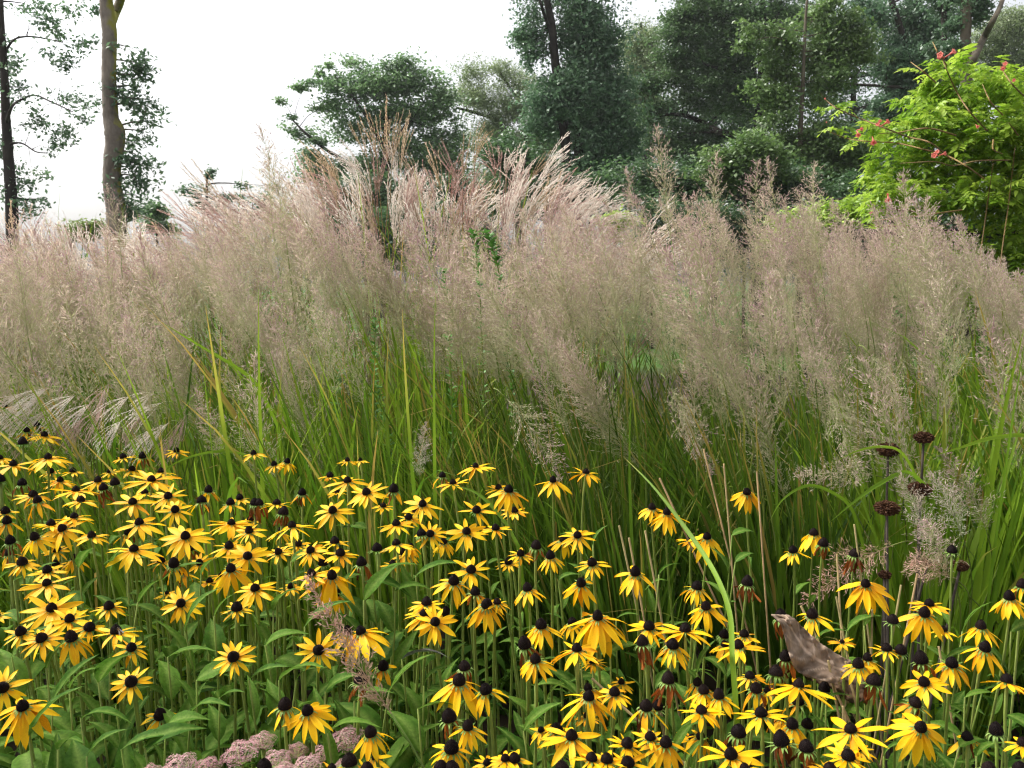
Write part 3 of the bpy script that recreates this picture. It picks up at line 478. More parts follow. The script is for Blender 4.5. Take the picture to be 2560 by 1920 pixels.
# ------------------------------------------------------------------ dead leaves caught on the stems
def deadleaf(upper, lower, d, mat, label, bulge):
    U = catmull([(x, y, 0) for x, y in upper], 11); Lw = catmull([(x, y, 0) for x, y in lower], 11); n = min(len(U), len(Lw)); nv = 26; V = []; A = []
    for i in range(n):
        for j in range(nv + 1):
            s = j / nv; p = U[i] * (1 - s) + Lw[i] * s; t = i / (n - 1)
            nz = mnoise.noise(Vector((i * .16, s * 3.1, d))); nf = mnoise.noise(Vector((i * .55, s * 9, 3))); fold = abs(s - .45)
            dd = d + bulge * (.06 * math.sin(s * math.pi) + .03 * t) + .020 * nz + .006 * nf - .07 * s + .016 * fold
            ed = (1 if j in (0, nv) else .3) * 10 * mnoise.noise(Vector((i * .8, j * .5, 7)))
            V.append(tuple(at(*wpx('H', p[0] + 6 * nf + ed * .4, p[1] + ed + 10 * nz), dd)))
            rib = min(abs((i * .09 + (s - .45) * (2.2 if s > .45 else -2.2)) % 1 - .5), 1); A.append(1.0 if fold < .03 else .85 if rib < .05 else .22 + .3 * nf)
    Fc = [(i * (nv + 1) + j, (i + 1) * (nv + 1) + j, (i + 1) * (nv + 1) + j + 1, i * (nv + 1) + j + 1) for i in range(n - 1) for j in range(nv)]
    me = mesh('dead_leaf', V, Fc, mat, {'vein': A}); o = bpy.data.objects.new('dead_leaf', me); col.objects.link(o); m = o.modifiers.new('thick', 'SOLIDIFY'); m.thickness = .0007
    setp(o, label, 'dead leaf')
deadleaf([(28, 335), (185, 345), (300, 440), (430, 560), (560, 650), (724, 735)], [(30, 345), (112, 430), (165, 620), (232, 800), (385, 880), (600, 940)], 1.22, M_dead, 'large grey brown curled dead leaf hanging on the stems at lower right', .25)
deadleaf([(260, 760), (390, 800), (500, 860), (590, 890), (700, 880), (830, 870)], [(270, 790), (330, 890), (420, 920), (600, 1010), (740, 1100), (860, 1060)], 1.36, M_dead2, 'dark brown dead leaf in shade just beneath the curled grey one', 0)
# ------------------------------------------------------------------ feather reed grass
def plume_mesh(name, mat, seed, whorls=26, spk=11, spread=.20, ln=.036, wd=.0066, loose=1.0):
    """airy panicle, 1 unit tall along z, base at the origin"""
    rs = np.random.RandomState(seed); P = []; D = []; T = []; segs = []
    bend = rs.uniform(-.14, .14, 2)
    ctr = lambda t: np.array([bend[0] * t * t, bend[1] * t * t, t])
    for w in range(whorls):
        t = (w + rs.rand()) / whorls; nb = 5 if t < .75 else 4
        for b in range(nb):
            az = rs.uniform(0, 6.28); L = spread * ((1 - t) ** .75 * .95 + .13) * rs.uniform(.55, 1.2) * min(1, .35 + t * 2.6); up = rs.uniform(.9, 1.7) / loose
            dr = np.array([math.cos(az), math.sin(az), up]); dr /= np.linalg.norm(dr); L *= 1.45
            o = ctr(t); mid = o + dr * L * .5; end = o + dr * L * .95 + np.array([0, 0, -.10 * L]) + rs.randn(3) * .01
            segs.append((o, mid, end))
            m = max(3, int(spk * L / spread * .8))
            for k in range(m):
                s = .22 + .78 * (k + rs.rand()) / m
                p = o * (1 - s) ** 2 + 2 * mid * s * (1 - s) + end * s * s + rs.randn(3) * .007 * loose
                P.append(p); q = dr + rs.randn(3) * .55; D.append(q / np.linalg.norm(q)); T.append(t)
    for k in range(30): P.append(ctr(.86 + .16 * rs.rand()) + rs.randn(3) * .006); q = np.array([0, 0, 1.]) + rs.randn(3) * .3; D.append(q / np.linalg.norm(q)); T.append(1)
    P = np.array(P); D = np.array(D); T = np.array(T); n = len(P); x = rs.randn(n, 3); x -= D * (x * D).sum(1)[:, None]; x /= np.linalg.norm(x, axis=1)[:, None]
    b = np.array([(0, 0, 0), (.5 * wd, 0, ln * .45), (0, .35 * wd, ln), (-.5 * wd, 0, ln * .45)]); Vs, Fs = scatter(b, [(0, 1, 2, 3)], np.stack([x, np.cross(D, x), D], 2), rs.uniform(.7, 1.3, n), P)
    tint = np.repeat(rs.rand(n), 4); low = np.repeat(np.clip((.62 - T) * 1.4 + rs.randn(n) * .15, 0, 1) * .85, 4)
    V2 = []; F2 = []; k = len(Vs); h = .0016
    for o, m, e in segs:
        s = np.cross(e - o, rs.randn(3)); s /= np.linalg.norm(s); V2 += [o - s * h, o + s * h, m - s * h * .7, m + s * h * .7, e]; F2 += [(k, k + 1, k + 3, k + 2), (k + 2, k + 3, k + 4, k + 4)]; k += 5
    ax, af = tube([ctr(i / 8) for i in range(9)], [.0040, .0016], 4); V = np.concatenate([Vs, np.array(V2), ax]); ex = len(V2) + len(ax)
    Fl = [tuple(f) for f in Fs] + [f if f[2] != f[3] else f[:3] for f in F2] + [tuple(i + k for i in f) for f in af]
    return mesh(name, V, Fl, mat, {'tint': np.concatenate([tint, rs.rand(ex) * .3]), 'low': np.concatenate([low, np.full(ex, .7)])}, smooth=False)
PLUME = [plume_mesh('plume', M_spike, 100 + i, spread=s) for i, s in enumerate([.25, .20, .28, .22, .30, .24, .19, .27])]
PLUMEPALE = [plume_mesh('plume', M_spikepale, 130 + i, whorls=26, spread=s, ln=.038, wd=.008) for i, s in enumerate([.26, .22])]
PLUMERUS = [plume_mesh('plume', M_spikered, 140 + i, whorls=22, spk=9, spread=s, ln=.042, wd=.0065, loose=1.1) for i, s in enumerate([.20, .17])]
M_blade_shaded = leafmat('grass_blade_shaded', (.026, .085, .006), (.105, .205, .014), .38, .5, .2, attr='tint', third=(.36, .26, .06), third_attr='dry', nscale=8, namt=.2)  # same grass as the other blades, shade of the right-hand clumps painted into the green
def blades_mesh(seed, n=130, h0=.75, h1=1.08, lean=-.16, spread=.13, wmax=.0065, bend=1.0, mat=None):
    rs = np.random.RandomState(seed); mb = MB(); m = 9
    for i in range(n):
        rr = spread * math.sqrt(rs.rand()); a0 = rs.uniform(0, 6.28); p = np.array([rr * math.cos(a0), rr * math.sin(a0), 0]); az = a0 + rs.randn() * .7
        H = rs.uniform(h0, h1) * (1 if rs.rand() > .25 else .65) * (rs.uniform(1.05, 1.22) if i % 5 == 0 else 1); th0 = abs(rs.randn()) * .12 + rr * .6; k = bend * rs.gamma(1.3, .35); W = wmax * rs.uniform(.55, 1.25); tw = rs.randn() * .8
        V = []; dry = []; dd = rs.choice([0, 0, 0, .7, 1.0]) * rs.rand(); brown = rs.rand() < .03
        for j in range(m + 1):
            s = j / m; th = th0 + k * s ** 2.4; h = np.array([math.cos(az), math.sin(az), 0])
            if j: p = p + (h * math.sin(th) + np.array([lean * (.4 + s), 0, 0]) + np.array([0, 0, math.cos(th)])) * H / m
            sd = np.array([-math.sin(az + tw * (1 - s * .4)), math.cos(az + tw * (1 - s * .4)), 0]); w = W * (min(1, .55 + s * 1.5)) * (1 - s ** 3.2) + .0003
            f = np.array([h[0], h[1], 0]) * w * .35
            V += [p - sd * w, p + f * .8, p + sd * w]; dry += [1.0 if brown else min(1, max(0, (s - (1 - dd * .5)) * 3)) + .05] * 3
        mb.add(V, [(j * 3 + q, j * 3 + q + 1, (j + 1) * 3 + q + 1, (j + 1) * 3 + q) for j in range(m) for q in range(2)], tint=rs.rand(), dry=dry)
    return mb.build('blades', mat or M_blade)
BLADES = [blades_mesh(200 + i, 120, .72, 1.04, -.19, .14, .0072, .95) for i in range(8)]
BLADESR = [blades_mesh(220 + i, 190, .62, .98, -.20, .16, .0058, .9, M_blade_shaded) for i in range(5)]
BLADESE = [blades_mesh(240 + i, 120, .8, 1.1, -.02, .16, .0085, .9) for i in range(3)]
ENVX = [v * K for v in [-150, 0, 120, 240, 330, 420, 520, 600, 680, 760, 900, 1050, 1200, 1350, 1430, 1480, 1530, 1600, 1680, 1750, 1850, 1960, 2050, 2130, 2212, 2400]]
ENVY = [v * K for v in [480, 465, 480, 480, 455, 435, 420, 345, 430, 450, 440, 430, 420, 400, 340, 400, 370, 410, 375, 410, 460, 410, 450, 520, 570, 590]]
def culm_plume(rt, base, tip, ln, me, lean=None):
    """one flowering stem of a tussock with its panicle (a sub-part of the stem)"""
    dr = (lean if lean is not None else Vector((random.gauss(-.27, .16), random.gauss(-.04, .16), 1))).normalized()
    pb = tip - dr * ln; hgt = max(pb.z, .2)
    P = bez(base, base + Vector(((pb.x - base.x) * .15, (pb.y - base.y) * .15, hgt * .5)), pb - dr * hgt * .3, pb, 9)
    V, Fc = tube(P, [.0024, .0019, .0014], 5)
    s = part(rt, 'flower_stem', mesh('flower_stem', V, Fc, M_culm))
    sp = bpy.data.objects.new('plume', me); col.objects.link(sp); sp.parent = s
    # the stem mesh is drawn in world coordinates, so the plume's frame under it is a world frame too
    sp.matrix_basis = Matrix.Translation(pb) @ frame(dr, Vector((math.cos(random.uniform(0, 6)), math.sin(random.uniform(0, 6)), .1))) @ Matrix.Diagonal((ln * random.uniform(.85, 1.15), ln * random.uniform(.85, 1.15), ln, 1))
    return sp
grass = []
rows = [(2.30, 9, 'front'), (2.65, 9, 'second'), (3.05, 10, 'third'), (3.5, 10, 'fourth'), (4.0, 11, 'back')]
for ri, (d, n, rn) in enumerate(rows):
    half = d * .64 + .1
    for i in range(-1, n + 1):
        x = -half + 2 * half * (i + .5 + random.uniform(-.25, .25)) / n; y = d + random.gauss(0, .09); pxb = 1280 + x / y * F
        zone = 'wispy' if pxb < 330 else 'tall' if pxb < 1000 else 'dense' if pxb < 1700 else 'dark bladed' if pxb < 2250 else 'broad bladed'
        lab = f"{zone} tussock of feathery reed grass, {rn} row, {ORD[i + 1]} from left"
        rt = root('reed_grass', (x, y, 0), lab, 'grass', 'feathery reed grass tussocks'); grass.append(rt)
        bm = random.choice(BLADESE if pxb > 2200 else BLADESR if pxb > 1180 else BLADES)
        part(rt, 'blades', bm, Matrix.Translation((x, y, 0)) @ Matrix.Rotation(random.gauss(0, .25), 4, 'Z') @ Matrix.Scale(random.uniform(.9, 1.08), 4))
        if ri == 0 and pxb < 420: npl = 3
        else: npl = int(([6, 10, 14, 17, 17] if pxb < 1500 else [7, 10, 13, 16, 16])[ri] * random.uniform(.6, 1.3))
        pl = random.gauss(-.30, .15); eo = abs(random.gauss(0, 42)); kx = random.uniform(.75, 1.2)
        for k in range(npl):
            h = random.uniform(.98, 1.40) if ri < 2 else random.uniform(1.08, 1.66)
            tx = x + random.gauss(-.14, .20); ty = y + random.gauss(-.03, .10); ptx = 1280 + tx / ty * F
            pty = 700 - (h - 1.2) / ty * F; env = float(np.interp(ptx, ENVX, ENVY)) + eo + abs(random.gauss(0, 38))
            pty = max(pty, env)
            tip = at(ptx, pty, ty); ln = random.uniform(.30, .44) * (1 if ri else .92)
            culm_plume(rt, Vector((x + random.gauss(0, .05), y + random.gauss(0, .05), 0)), tip, ln * kx, random.choice(PLUME), Vector((pl + random.gauss(0, .09), random.gauss(-.04, .15), 1)))
def nearest(p, L): return min(L, key=lambda g: (Vector(g.location).xy - Vector(p).xy).length)
# tall single plumes that break the outline: tip, base, depth
for tx, ty, bx, by, d in [(590, 278, 618, 520, 2.9), (1418, 285, 1450, 520, 3.0), (1527, 338, 1545, 540, 3.1), (1668, 345, 1690, 560, 3.2), (1735, 365, 1770, 560, 3.3), (1365, 365, 1385, 560, 3.4), (1955, 380, 1960, 640, 2.8), (1995, 430, 2000, 700, 2.7), (1610, 360, 1640, 560, 3.5), (250, 405, 262, 560, 3.2), (560, 340, 600, 560, 3.1), (430, 470, 450, 640, 3.0), (2110, 520, 2120, 740, 2.7), (2180, 560, 2190, 800, 2.6), (1880, 520, 1900, 720, 3.0)]:
    t = at(tx * K, ty * K, d); b = at(bx * K, by * K, d); g = nearest(t, grass); culm_plume(g, Vector(g.location), t, (t - b).length, random.choice(PLUME), t - b)
# low plumes bending out over the flowers (detail-view coordinates of tip and base), each a grass of its own
def pz(z): return zp(z[0], z[1], z[2])
ZC = (800, 550); ZD = (1700, 550)
LOW = [(zp(ZC, 1600, 1580), zp(ZC, 1200, 1150), 2.05, 'P', 'bent beige plume sagging over the flowers at the centre'), (zp(ZD, 230, 1600), zp(ZD, -60, 1080), 2.1, 'P', 'beige plume hanging down before dark blades right of centre'), (zp(ZD, 1230, 1640), zp(ZD, 950, 1120), 2.0, 'P', 'beige plume hanging left of the dried seed heads'), (zp(ZD, 1480, 1250), zp(ZD, 1230, 880), 2.1, 'P', 'pinkish plume above the dried seed heads'),
       (wpx('D', 1480, 580), wpx('D', 1680, 1180), 1.78, 'L', 'pale whitish plume right of the dried seed heads'), (wpx('D', 1150, 720), wpx('D', 1420, 1230), 1.8, 'L', 'thin pale plume before the middle dried seed head'), (wpx('D', 290, 1580), wpx('D', 1060, 1260), 1.72, 'R', 'plume lying sideways behind the spent black cones'), (wpx('D', 1130, 1330), wpx('D', 1560, 1520), 1.75, 'R', 'short plume lying low under the seed heads'), (wpx('D', 1700, 450), wpx('D', 1880, 1100), 2.0, 'P', 'dim narrow plume hanging among broad blades at right'), (wpx('D', 260, 560), wpx('D', 880, 640), 2.05, 'P', 'plume leaning left among the dark blades'),
       (zp(Z5, 1330, 1280), zp(Z5, 1400, 1640), 2.05, 'P', 'low plume over the flowers left of centre'), (zp(ZC, 660, 1350), zp(ZC, 640, 1640), 2.0, 'L', 'thin greenish plume low at left centre'), (wpx('D', 1330, 1000), wpx('D', 1560, 1480), 1.74, 'P', 'soft plume before the low dark seed head')]
for (tx, ty), (bx, by), d, kd, lab in LOW:
    t = at(tx, ty, d - .05); b = at(bx, by, d + .04); dr = (t - b); g = Vector((b.x + .12, d + .22, 0))
    rt = root('reed_grass', g, lab, 'grass', 'low plumes over the flowers'); me = random.choice({'P': PLUME, 'L': PLUMEPALE, 'R': PLUMERUS}[kd])
    ln = dr.length; drn = dr.normalized(); hgt = max(b.z, .2)
    P = bez(g, g + Vector((0, 0, hgt * .75)), b - drn * .18, b, 12); V, Fc = tube(P, [.0018, .0012], 5)
    s = part(rt, 'flower_stem', mesh('flower_stem', V, Fc, M_culm)); part(s, 'plume', me, Matrix.Translation(b) @ frame(drn) @ Matrix.Diagonal((ln * (1.0 if kd == 'L' else 1.35), ln * (1.0 if kd == 'L' else 1.35), ln, 1)), base=(0, 0, 0))
# the bent russet plume in the foreground
t = at(*wpx('F', 370, 60), .98); b = at(*wpx('F', 1170, 1190), .93); q = at(*wpx('F', 1480, 1720), .93); g = q + (q - b).normalized() * .02; g = Vector((g.x + .12, g.y + .02, 0))
rt = root('reed_grass', g, 'bent russet grass plume crossing the front coneflowers diagonally', 'grass'); dr = (t - b).normalized()
P = bez(g, g + Vector((0, 0, .25)), b - dr * .16, b, 14); V, Fc = tube(P, [.0017, .0011], 6); s = part(rt, 'flower_stem', mesh('flower_stem', V, Fc, M_culm))
ln = (t - b).length; part(s, 'plume', plume_mesh('plume', M_spikered, 171, 22, 13, .15, .040, .0075, 1.0), Matrix.Translation(b) @ frame(dr) @ Matrix.Scale(ln, 4), base=(0, 0, 0))
# long single blades in front of the flowers (photo points, depths)
def longblade(pts, d0, d1, w, tint, dry, label):
    P = catmull([tuple(at(x * K, y * K, d0 + (d1 - d0) * i / (len(pts) - 1))) for i, (x, y) in enumerate(pts)], 6); n = len(P)
    b = np.array(P[-1]); P += [np.array([b[0] + .02 * k, b[1] + .01 * k, b[2] * (1 - k / 4)]) for k in range(1, 5)]; V = []; Dr = []; n = len(P)
    for i, p in enumerate(P):
        s = i / (n - 1); T = np.array(P[min(i + 1, n - 1)]) - np.array(P[max(i - 1, 0)]); sd = np.cross(T, np.array(p) - np.array(CAM)); sd /= np.linalg.norm(sd) + 1e-9; ww = w * min(1, s * 2.6 + .04)
        nn = np.cross(sd, T); nn /= np.linalg.norm(nn) + 1e-9
        V += [p - sd * ww, p + nn * ww * .35, p + sd * ww]; Dr += [max(0, (.12 - s) * 8) * dry] * 3
    me = mesh('grass_blade', V, [(i * 3 + q, i * 3 + q + 1, (i + 1) * 3 + q + 1, (i + 1) * 3 + q) for i in range(n - 1) for q in range(2)], M_blade, {'tint': np.full(len(V), tint), 'dry': Dr})
    o = bpy.data.objects.new('grass_blade', me); col.objects.link(o); setp(o, label, 'grass blade', 'long single grass blades')
longblade([(1345, 985), (1410, 1050), (1480, 1140), (1540, 1230), (1575, 1320), (1582, 1420)], 1.55, 1.1, .0036, .55, .8, 'longest bright green blade arching down through the flowers right of centre')
longblade([(965, 1045), (1030, 1065), (1085, 1120), (1120, 1180)], 1.8, 1.7, .0035, .6, .1, 'pale arching blade above the flowers at the centre')
longblade([(1660, 1130), (1690, 1080), (1740, 1050), (1790, 1060), (1840, 1100), (1870, 1200)], 1.85, 1.9, .0035, .7, .1, 'blade arching like a bow left of the seed heads')
longblade([(1800, 1000), (1850, 975), (1905, 965), (1830, 1060), (1790, 1130)][:3] + [(1950, 980), (1990, 1050)], 1.9, 2.0, .003, .9, .5, 'pale blade curving over the lower beige plume')
longblade([(2000, 990), (2080, 965), (2150, 945), (2230, 945), (2300, 1000)], 1.9, 1.9, .0042, .9, .1, 'broad pale blade arching across to the right edge')
longblade([(1790, 1130), (1850, 1080), (1900, 1045), (1760, 1180)][:3] + [(1960, 1020), (2010, 1060)], 1.8, 1.9, .004, .75, .1, 'straight pale blade crossing behind the seed head stems')
longblade([(340, 690), (420, 740), (520, 800), (560, 840), (600, 920)], 2.2, 2.3, .0045, .85, .5, 'golden tipped blade slanting through the plumes at left')
longblade([(300, 1070), (380, 1000), (480, 975), (560, 1000), (620, 1080)], 2.0, 2.1, .003, .7, .2, 'low blade arching over the back flowers at left')
# ------------------------------------------------------------------ silver grass with fan plumes
def fan_mesh(name, mat, seed, nf=15, spread=.32, side=.25, fluff=1.0, start=.25):
    """fan of long thin fingers, 1 unit tall along z, swept to +x"""
    rs = np.random.RandomState(seed); mb = MB()
    for i in range(nf):
        o = np.array([0, 0, rs.uniform(0, start)]); az = rs.uniform(0, 6.28); sp = spread * rs.rand() ** .7; L = rs.uniform(.6, 1.0) * (1 - o[2] * .5); k = side * rs.uniform(.4, 1.4)
        p = o.copy(); m = 9; pts = []
        for j in range(m + 1):
            s = j / m; d = np.array([math.cos(az) * sp * (1.3 - s) + k * s ** 1.5, math.sin(az) * sp * (1.3 - s), 1 - .75 * k * s ** 2]); d /= np.linalg.norm(d); pts.append(p.copy()); p = p + d * L / m
        V, Fc = tube(pts, [.0022, .0012], 3); mb.add(V, Fc, tint=.15)
        n = int(40 * L); ti = rs.rand()
        for q in range(n):
            s = .12 + .88 * (q + rs.rand()) / n; fi = s * m; j = min(m - 1, int(fi)); c = pts[j] + (pts[j + 1] - pts[j]) * (fi - j); T = pts[j + 1] - pts[j]; T = T / np.linalg.norm(T)
            d = T + rs.randn(3) * .17 * fluff; d /= np.linalg.norm(d); x = np.cross(d, rs.randn(3)); x /= np.linalg.norm(x); w = .0052 * fluff * rs.uniform(.7, 1.3); l = .052 * rs.uniform(.7, 1.3)
            y = np.cross(d, x); mb.add([c, c + d * l * .5 + x * w, c + d * l, c + d * l * .5 - x * w, c + d * l * .5 + y * w * .8, c + d * l * .5 - y * w * .8], [(0, 1, 2, 3), (0, 4, 2, 5)], tint=min(1, max(0, ti * .6 + rs.rand() * .4)))
    return mb.build(name, mat, smooth=False)
M_mstem = leafmat('silver_grass_stem', (.22, .20, .08), (.34, .18, .12), .1, .5, .3, nscale=8, namt=.2)
FAN = {'S': [fan_mesh('plume', M_msilver, 300 + i, 13, .36, sd, 1.15) for i, sd in enumerate([.5, .3, .7])], 'T': [fan_mesh('plume', M_mtan, 310 + i, 9, .24, sd, .9) for i, sd in enumerate([.15, .3, .05])], 'R': [fan_mesh('plume', M_mred, 320 + i, 15, .36, sd, .8) for i, sd in enumerate([.3, .5, .15])]}
MB_BL = [blades_mesh(260 + i, 90, 1.1, 1.6, -.03, .2, .007, 1.1) for i in range(3)]
MISC = []
mlabs = ['silver grass clump with white plumes behind the reed grass, far left', 'silver grass clump with pale swept plumes, left of the central one', 'silver grass clump with the tallest upright tan plumes, at the centre', 'silver grass clump with reddish plumes right of the tallest plumes', 'silver grass clump with white plumes swept right before the dark trees', 'silver grass clump with drooping old plumes low at the left edge', 'silver grass clump with russet plumes between the two tree trunks', 'silver grass clump with few pale plumes behind the flat reed plumes, left']
for (x2, d), lab in zip([(40, 4.6), (430, 4.5), (830, 4.7), (1010, 4.6), (1230, 4.7), (150, 2.32), (180, 5.0), (560, 4.9)], mlabs):
    p = at(x2 * K, 700, d); rt = root('silver_grass', (p.x, d, 0), lab, 'grass', 'silver grass clumps'); MISC.append(rt)
    small = d < 3; part(rt, 'blades', random.choice(MB_BL), Matrix.Translation((p.x, d, 0)) @ Matrix.Rotation(random.gauss(0, .3), 4, 'Z') @ Matrix.Scale(.5 if small else 1, 4))
def fan(b2, t2, kind, d, flip=None):
    b = at(b2[0], b2[1], d); t = at(t2[0], t2[1], d - random.uniform(-.05, .3)); g = nearest(t, MISC); gl = Vector(g.location); dr = t - b; ln = dr.length
    base = gl + Vector((random.gauss(0, .1), random.gauss(0, .1), 0)); drn = dr.normalized()
    P = bez(base, base + Vector(((b.x - base.x) * .2, 0, b.z * .5)), b - (drn + Vector((0, 0, .8))).normalized() * b.z * .25, b, 10); V, Fc = tube(P, [.0032, .0020], 5); s = part(g, 'flower_stem', mesh('flower_stem', V, Fc, M_mstem))
    sgn = 1 if drn.x > .02 else -1
    part(s, 'plume', random.choice(FAN[kind]), Matrix.Translation(b) @ frame(drn, Vector((sgn, random.gauss(0, .4), -.3))) @ Matrix.Scale(ln, 4), base=(0, 0, 0))
FZ2 = """850 820 830 395 T|870 840 900 450 T|720 780 640 530 T|780 800 735 450 T|560 950 345 650 T|540 940 420 680 T|700 880 500 640 S|640 900 560 700 S|600 1000 255 800 R|560 1050 265 900 S|640 1190 390 1000 R|660 1020 590 800 S|920 870 975 490 T|1010 1030 945 830 S|1060 960 960 700 T|1300 920 1190 660 R|1330 900 1350 610 T|1390 850 1430 590 T|1410 760 1465 520 T|1310 1160 1320 960 R|1540 900 1530 630 R|1610 880 1620 680 S|1690 900 1730 710 S|1750 920 1900 700 T|1800 930 2020 665 S|1940 1020 2020 870 S|1990 1060 2150 865 S|2080 1210 2210 940 S|1200 1000 1110 690 T|1150 1100 1130 800 R|480 1150 300 950 S|520 1250 340 1100 R|430 1100 240 1000 S|1480 1200 1440 980 R|1250 1050 1280 720 R|780 1000 760 700 R|1700 1000 1650 780 S|1880 1000 1960 790 S|1560 1150 1600 900 S|980 1120 1000 900 R|380 1250 200 1150 R|900 960 860 640 S|700 1120 640 930 S"""
for e in FZ2.split('|'):
    v = e.split(); fan(zp(Z2, float(v[0]), float(v[1])), zp(Z2, float(v[2]), float(v[3])), v[4], random.uniform(4.2, 4.8))
for e in "560 1440 710 1130|580 1430 840 1205|620 1450 870 1320|420 1230 610 1115|540 1400 640 1180|640 1480 800 1430|470 1300 560 1140".split('|'):
    v = [float(q) for q in e.split()]; fan(zp(Z3, v[0], v[1]), zp(Z3, v[2], v[3]), 'S', 4.5)
for e in "1500 1400 1220 1040 T|1500 1340 1200 1200 S|1600 1420 1200 1310 S|1700 1500 1400 1220 R|1380 1480 1180 1330 S|1000 1560 690 1560 S|1100 1500 900 1430 R|1620 1300 1580 1190 T|1250 1460 1080 1260 R|1650 1560 1450 1400 S|850 1640 640 1520 R|1900 1500 1700 1330 R|1800 1620 1600 1500 S".split('|'):
    v = e.split(); fan(zp(Z1, float(v[0]), float(v[1])), zp(Z1, float(v[2]), float(v[3])), v[4], random.uniform(4.2, 4.6))
for e in "800 480 500 400 S|750 560 520 500 S|750 650 590 620 R|90 250 60 20 T|200 260 260 80 R|60 300 -60 100 S|300 350 240 200 R|420 350 350 180 S|150 420 20 280 R|560 300 450 150 S|650 420 560 260 R|700 700 590 600 S|450 520 300 400 R|1000 500 850 330 S|620 800 560 680 S|880 820 700 780 R|740 880 640 760 S|850 980 700 900 R".split('|'):
    v = e.split(); fan(zp(Z5, float(v[0]), float(v[1])), zp(Z5, float(v[2]), float(v[3])), v[4], random.uniform(4.0, 4.5))
g = MISC[5]                                                           # the old drooping clump at the left edge
for e in "300 1260 0 1420|350 1330 90 1520|200 1240 -60 1330|420 1380 240 1560|250 1320 20 1500|1050 1300 800 1420|1100 1420 900 1600|1200 1380 1060 1600|850 1250 640 1400|700 1180 560 1350|950 1350 760 1540|600 1300 400 1440|500 1250 300 1360|1000 1240 860 1300|1150 1500 980 1650|150 1300 -80 1460|450 1420 280 1600|330 1200 80 1330|800 1400 620 1600|560 1380 380 1580|260 1450 40 1620|1000 1450 840 1650|680 1320 500 1500".split('|'):
    v = [float(q) for q in e.split()]; b = at(*zp(Z5, v[0], v[1]), 2.22); t = at(*zp(Z5, v[2], v[3]), 2.12); base = Vector(g.location) + Vector(((b.x - g.location.x) * .6, random.gauss(0, .05), 0)); dr = t - b
    P = bez(base, base + Vector((0, 0, b.z * .7)), b - Vector((-.1, 0, -.03)), b, 10); V, Fc = tube(P, [.002, .0013], 5); s = part(g, 'flower_stem', mesh('flower_stem', V, Fc, M_culm))
    part(s, 'plume', random.choice(FAN['R'] + FAN['S']), Matrix.Translation(b) @ frame(dr, Vector((-.25, -.3, -1))) @ Matrix.Scale(dr.length * 1.1, 4), base=(0, 0, 0))
CRX, CRY = [380, 420, 520, 600, 700, 820, 900, 1000, 1080, 1180, 1300, 1390], [470, 410, 400, 345, 320, 290, 350, 310, 355, 335, 405, 450]
for i in range(112):
    bx = random.uniform(380, 1370); L_ = random.uniform(100, 190); lx = (bx - 900) * .30 + random.gauss(0, 30); ty = float(np.interp(bx + lx, CRX, CRY)) + abs(random.gauss(0, 60)) + 5; k = random.random()
    fan((bx * K, (ty + L_) * K), ((bx + lx) * K, ty * K), 'R' if k < .30 else 'S' if k < .82 else 'T', random.uniform(4.0, 4.9))
for i in range(70):
    bx = random.uniform(-20, 400); by = random.uniform(560, 660); k = random.random()
    fan((bx * K, by * K), ((bx - random.uniform(0, 60)) * K, (by - random.uniform(60, 110)) * K), 'R' if k < .4 else 'S', random.uniform(4.0, 4.6))
# cut and bare stalks standing between the flowers
M_stalk = leafmat('bare_stalk', (.22, .19, .08), (.30, .20, .10), 0, .8, .1, nscale=30, namt=.3)
STK = [('C', 1275, 675, 1390, 930), ('C', 1655, 425, 1860, 1300), ('C', 1830, 550, 1900, 1500), ('C', 2115, 620, 2170, 1500), ('C', 925, 1085, 990, 1400), ('C', 1150, 1130, 1240, 1640), ('C', 1010, 1190, 1090, 1640), ('H', 285, 260, 400, 500), ('H', 400, 590, 560, 950), ('H', 520, 730, 620, 1280), ('H', 648, 1125, 650, 1250), ('H', 1150, 78, 1110, 300), ('H', 590, 180, 680, 690), ('H', 900, 290, 890, 640), ('H', 1475, 610, 1600, 1350), ('D', 745, 1075, 760, 1200), ('D', 595, 1330, 610, 1650), ('D', 1290, 1500, 1260, 1650), ('H', 670, 740, 790, 1250), ('G', 690, 885, 890, 1040)]
STK.sort(key=lambda q: wpx(*q[:3])[0])
for i, (wn, x0, y0, x1, y1) in enumerate(STK):
    px, py = wpx(wn, x0, y0); d = float(np.interp(py, DP_Y, DP_D)) * 1.03; t = at(px, py, d); q = at(*wpx(wn, x1, y1), d); dr = (q - t).normalized(); dr.z = min(dr.z, -.75); b = t + dr * (t.z / -dr.z); V, Fc = tube([tuple(b), tuple(b + (t - b) * .5 + Vector((.003, 0, 0))), tuple(t)], [.0022, .0018], 6)
    o = bpy.data.objects.new('bare_stalk', mesh('bare_stalk', V, Fc, M_stalk)); col.objects.link(o); setp(o, f"cut bare brown stalk standing among the right hand flowers, {ORD[i]} from left", 'stalk', 'cut bare stalks', 'thing')
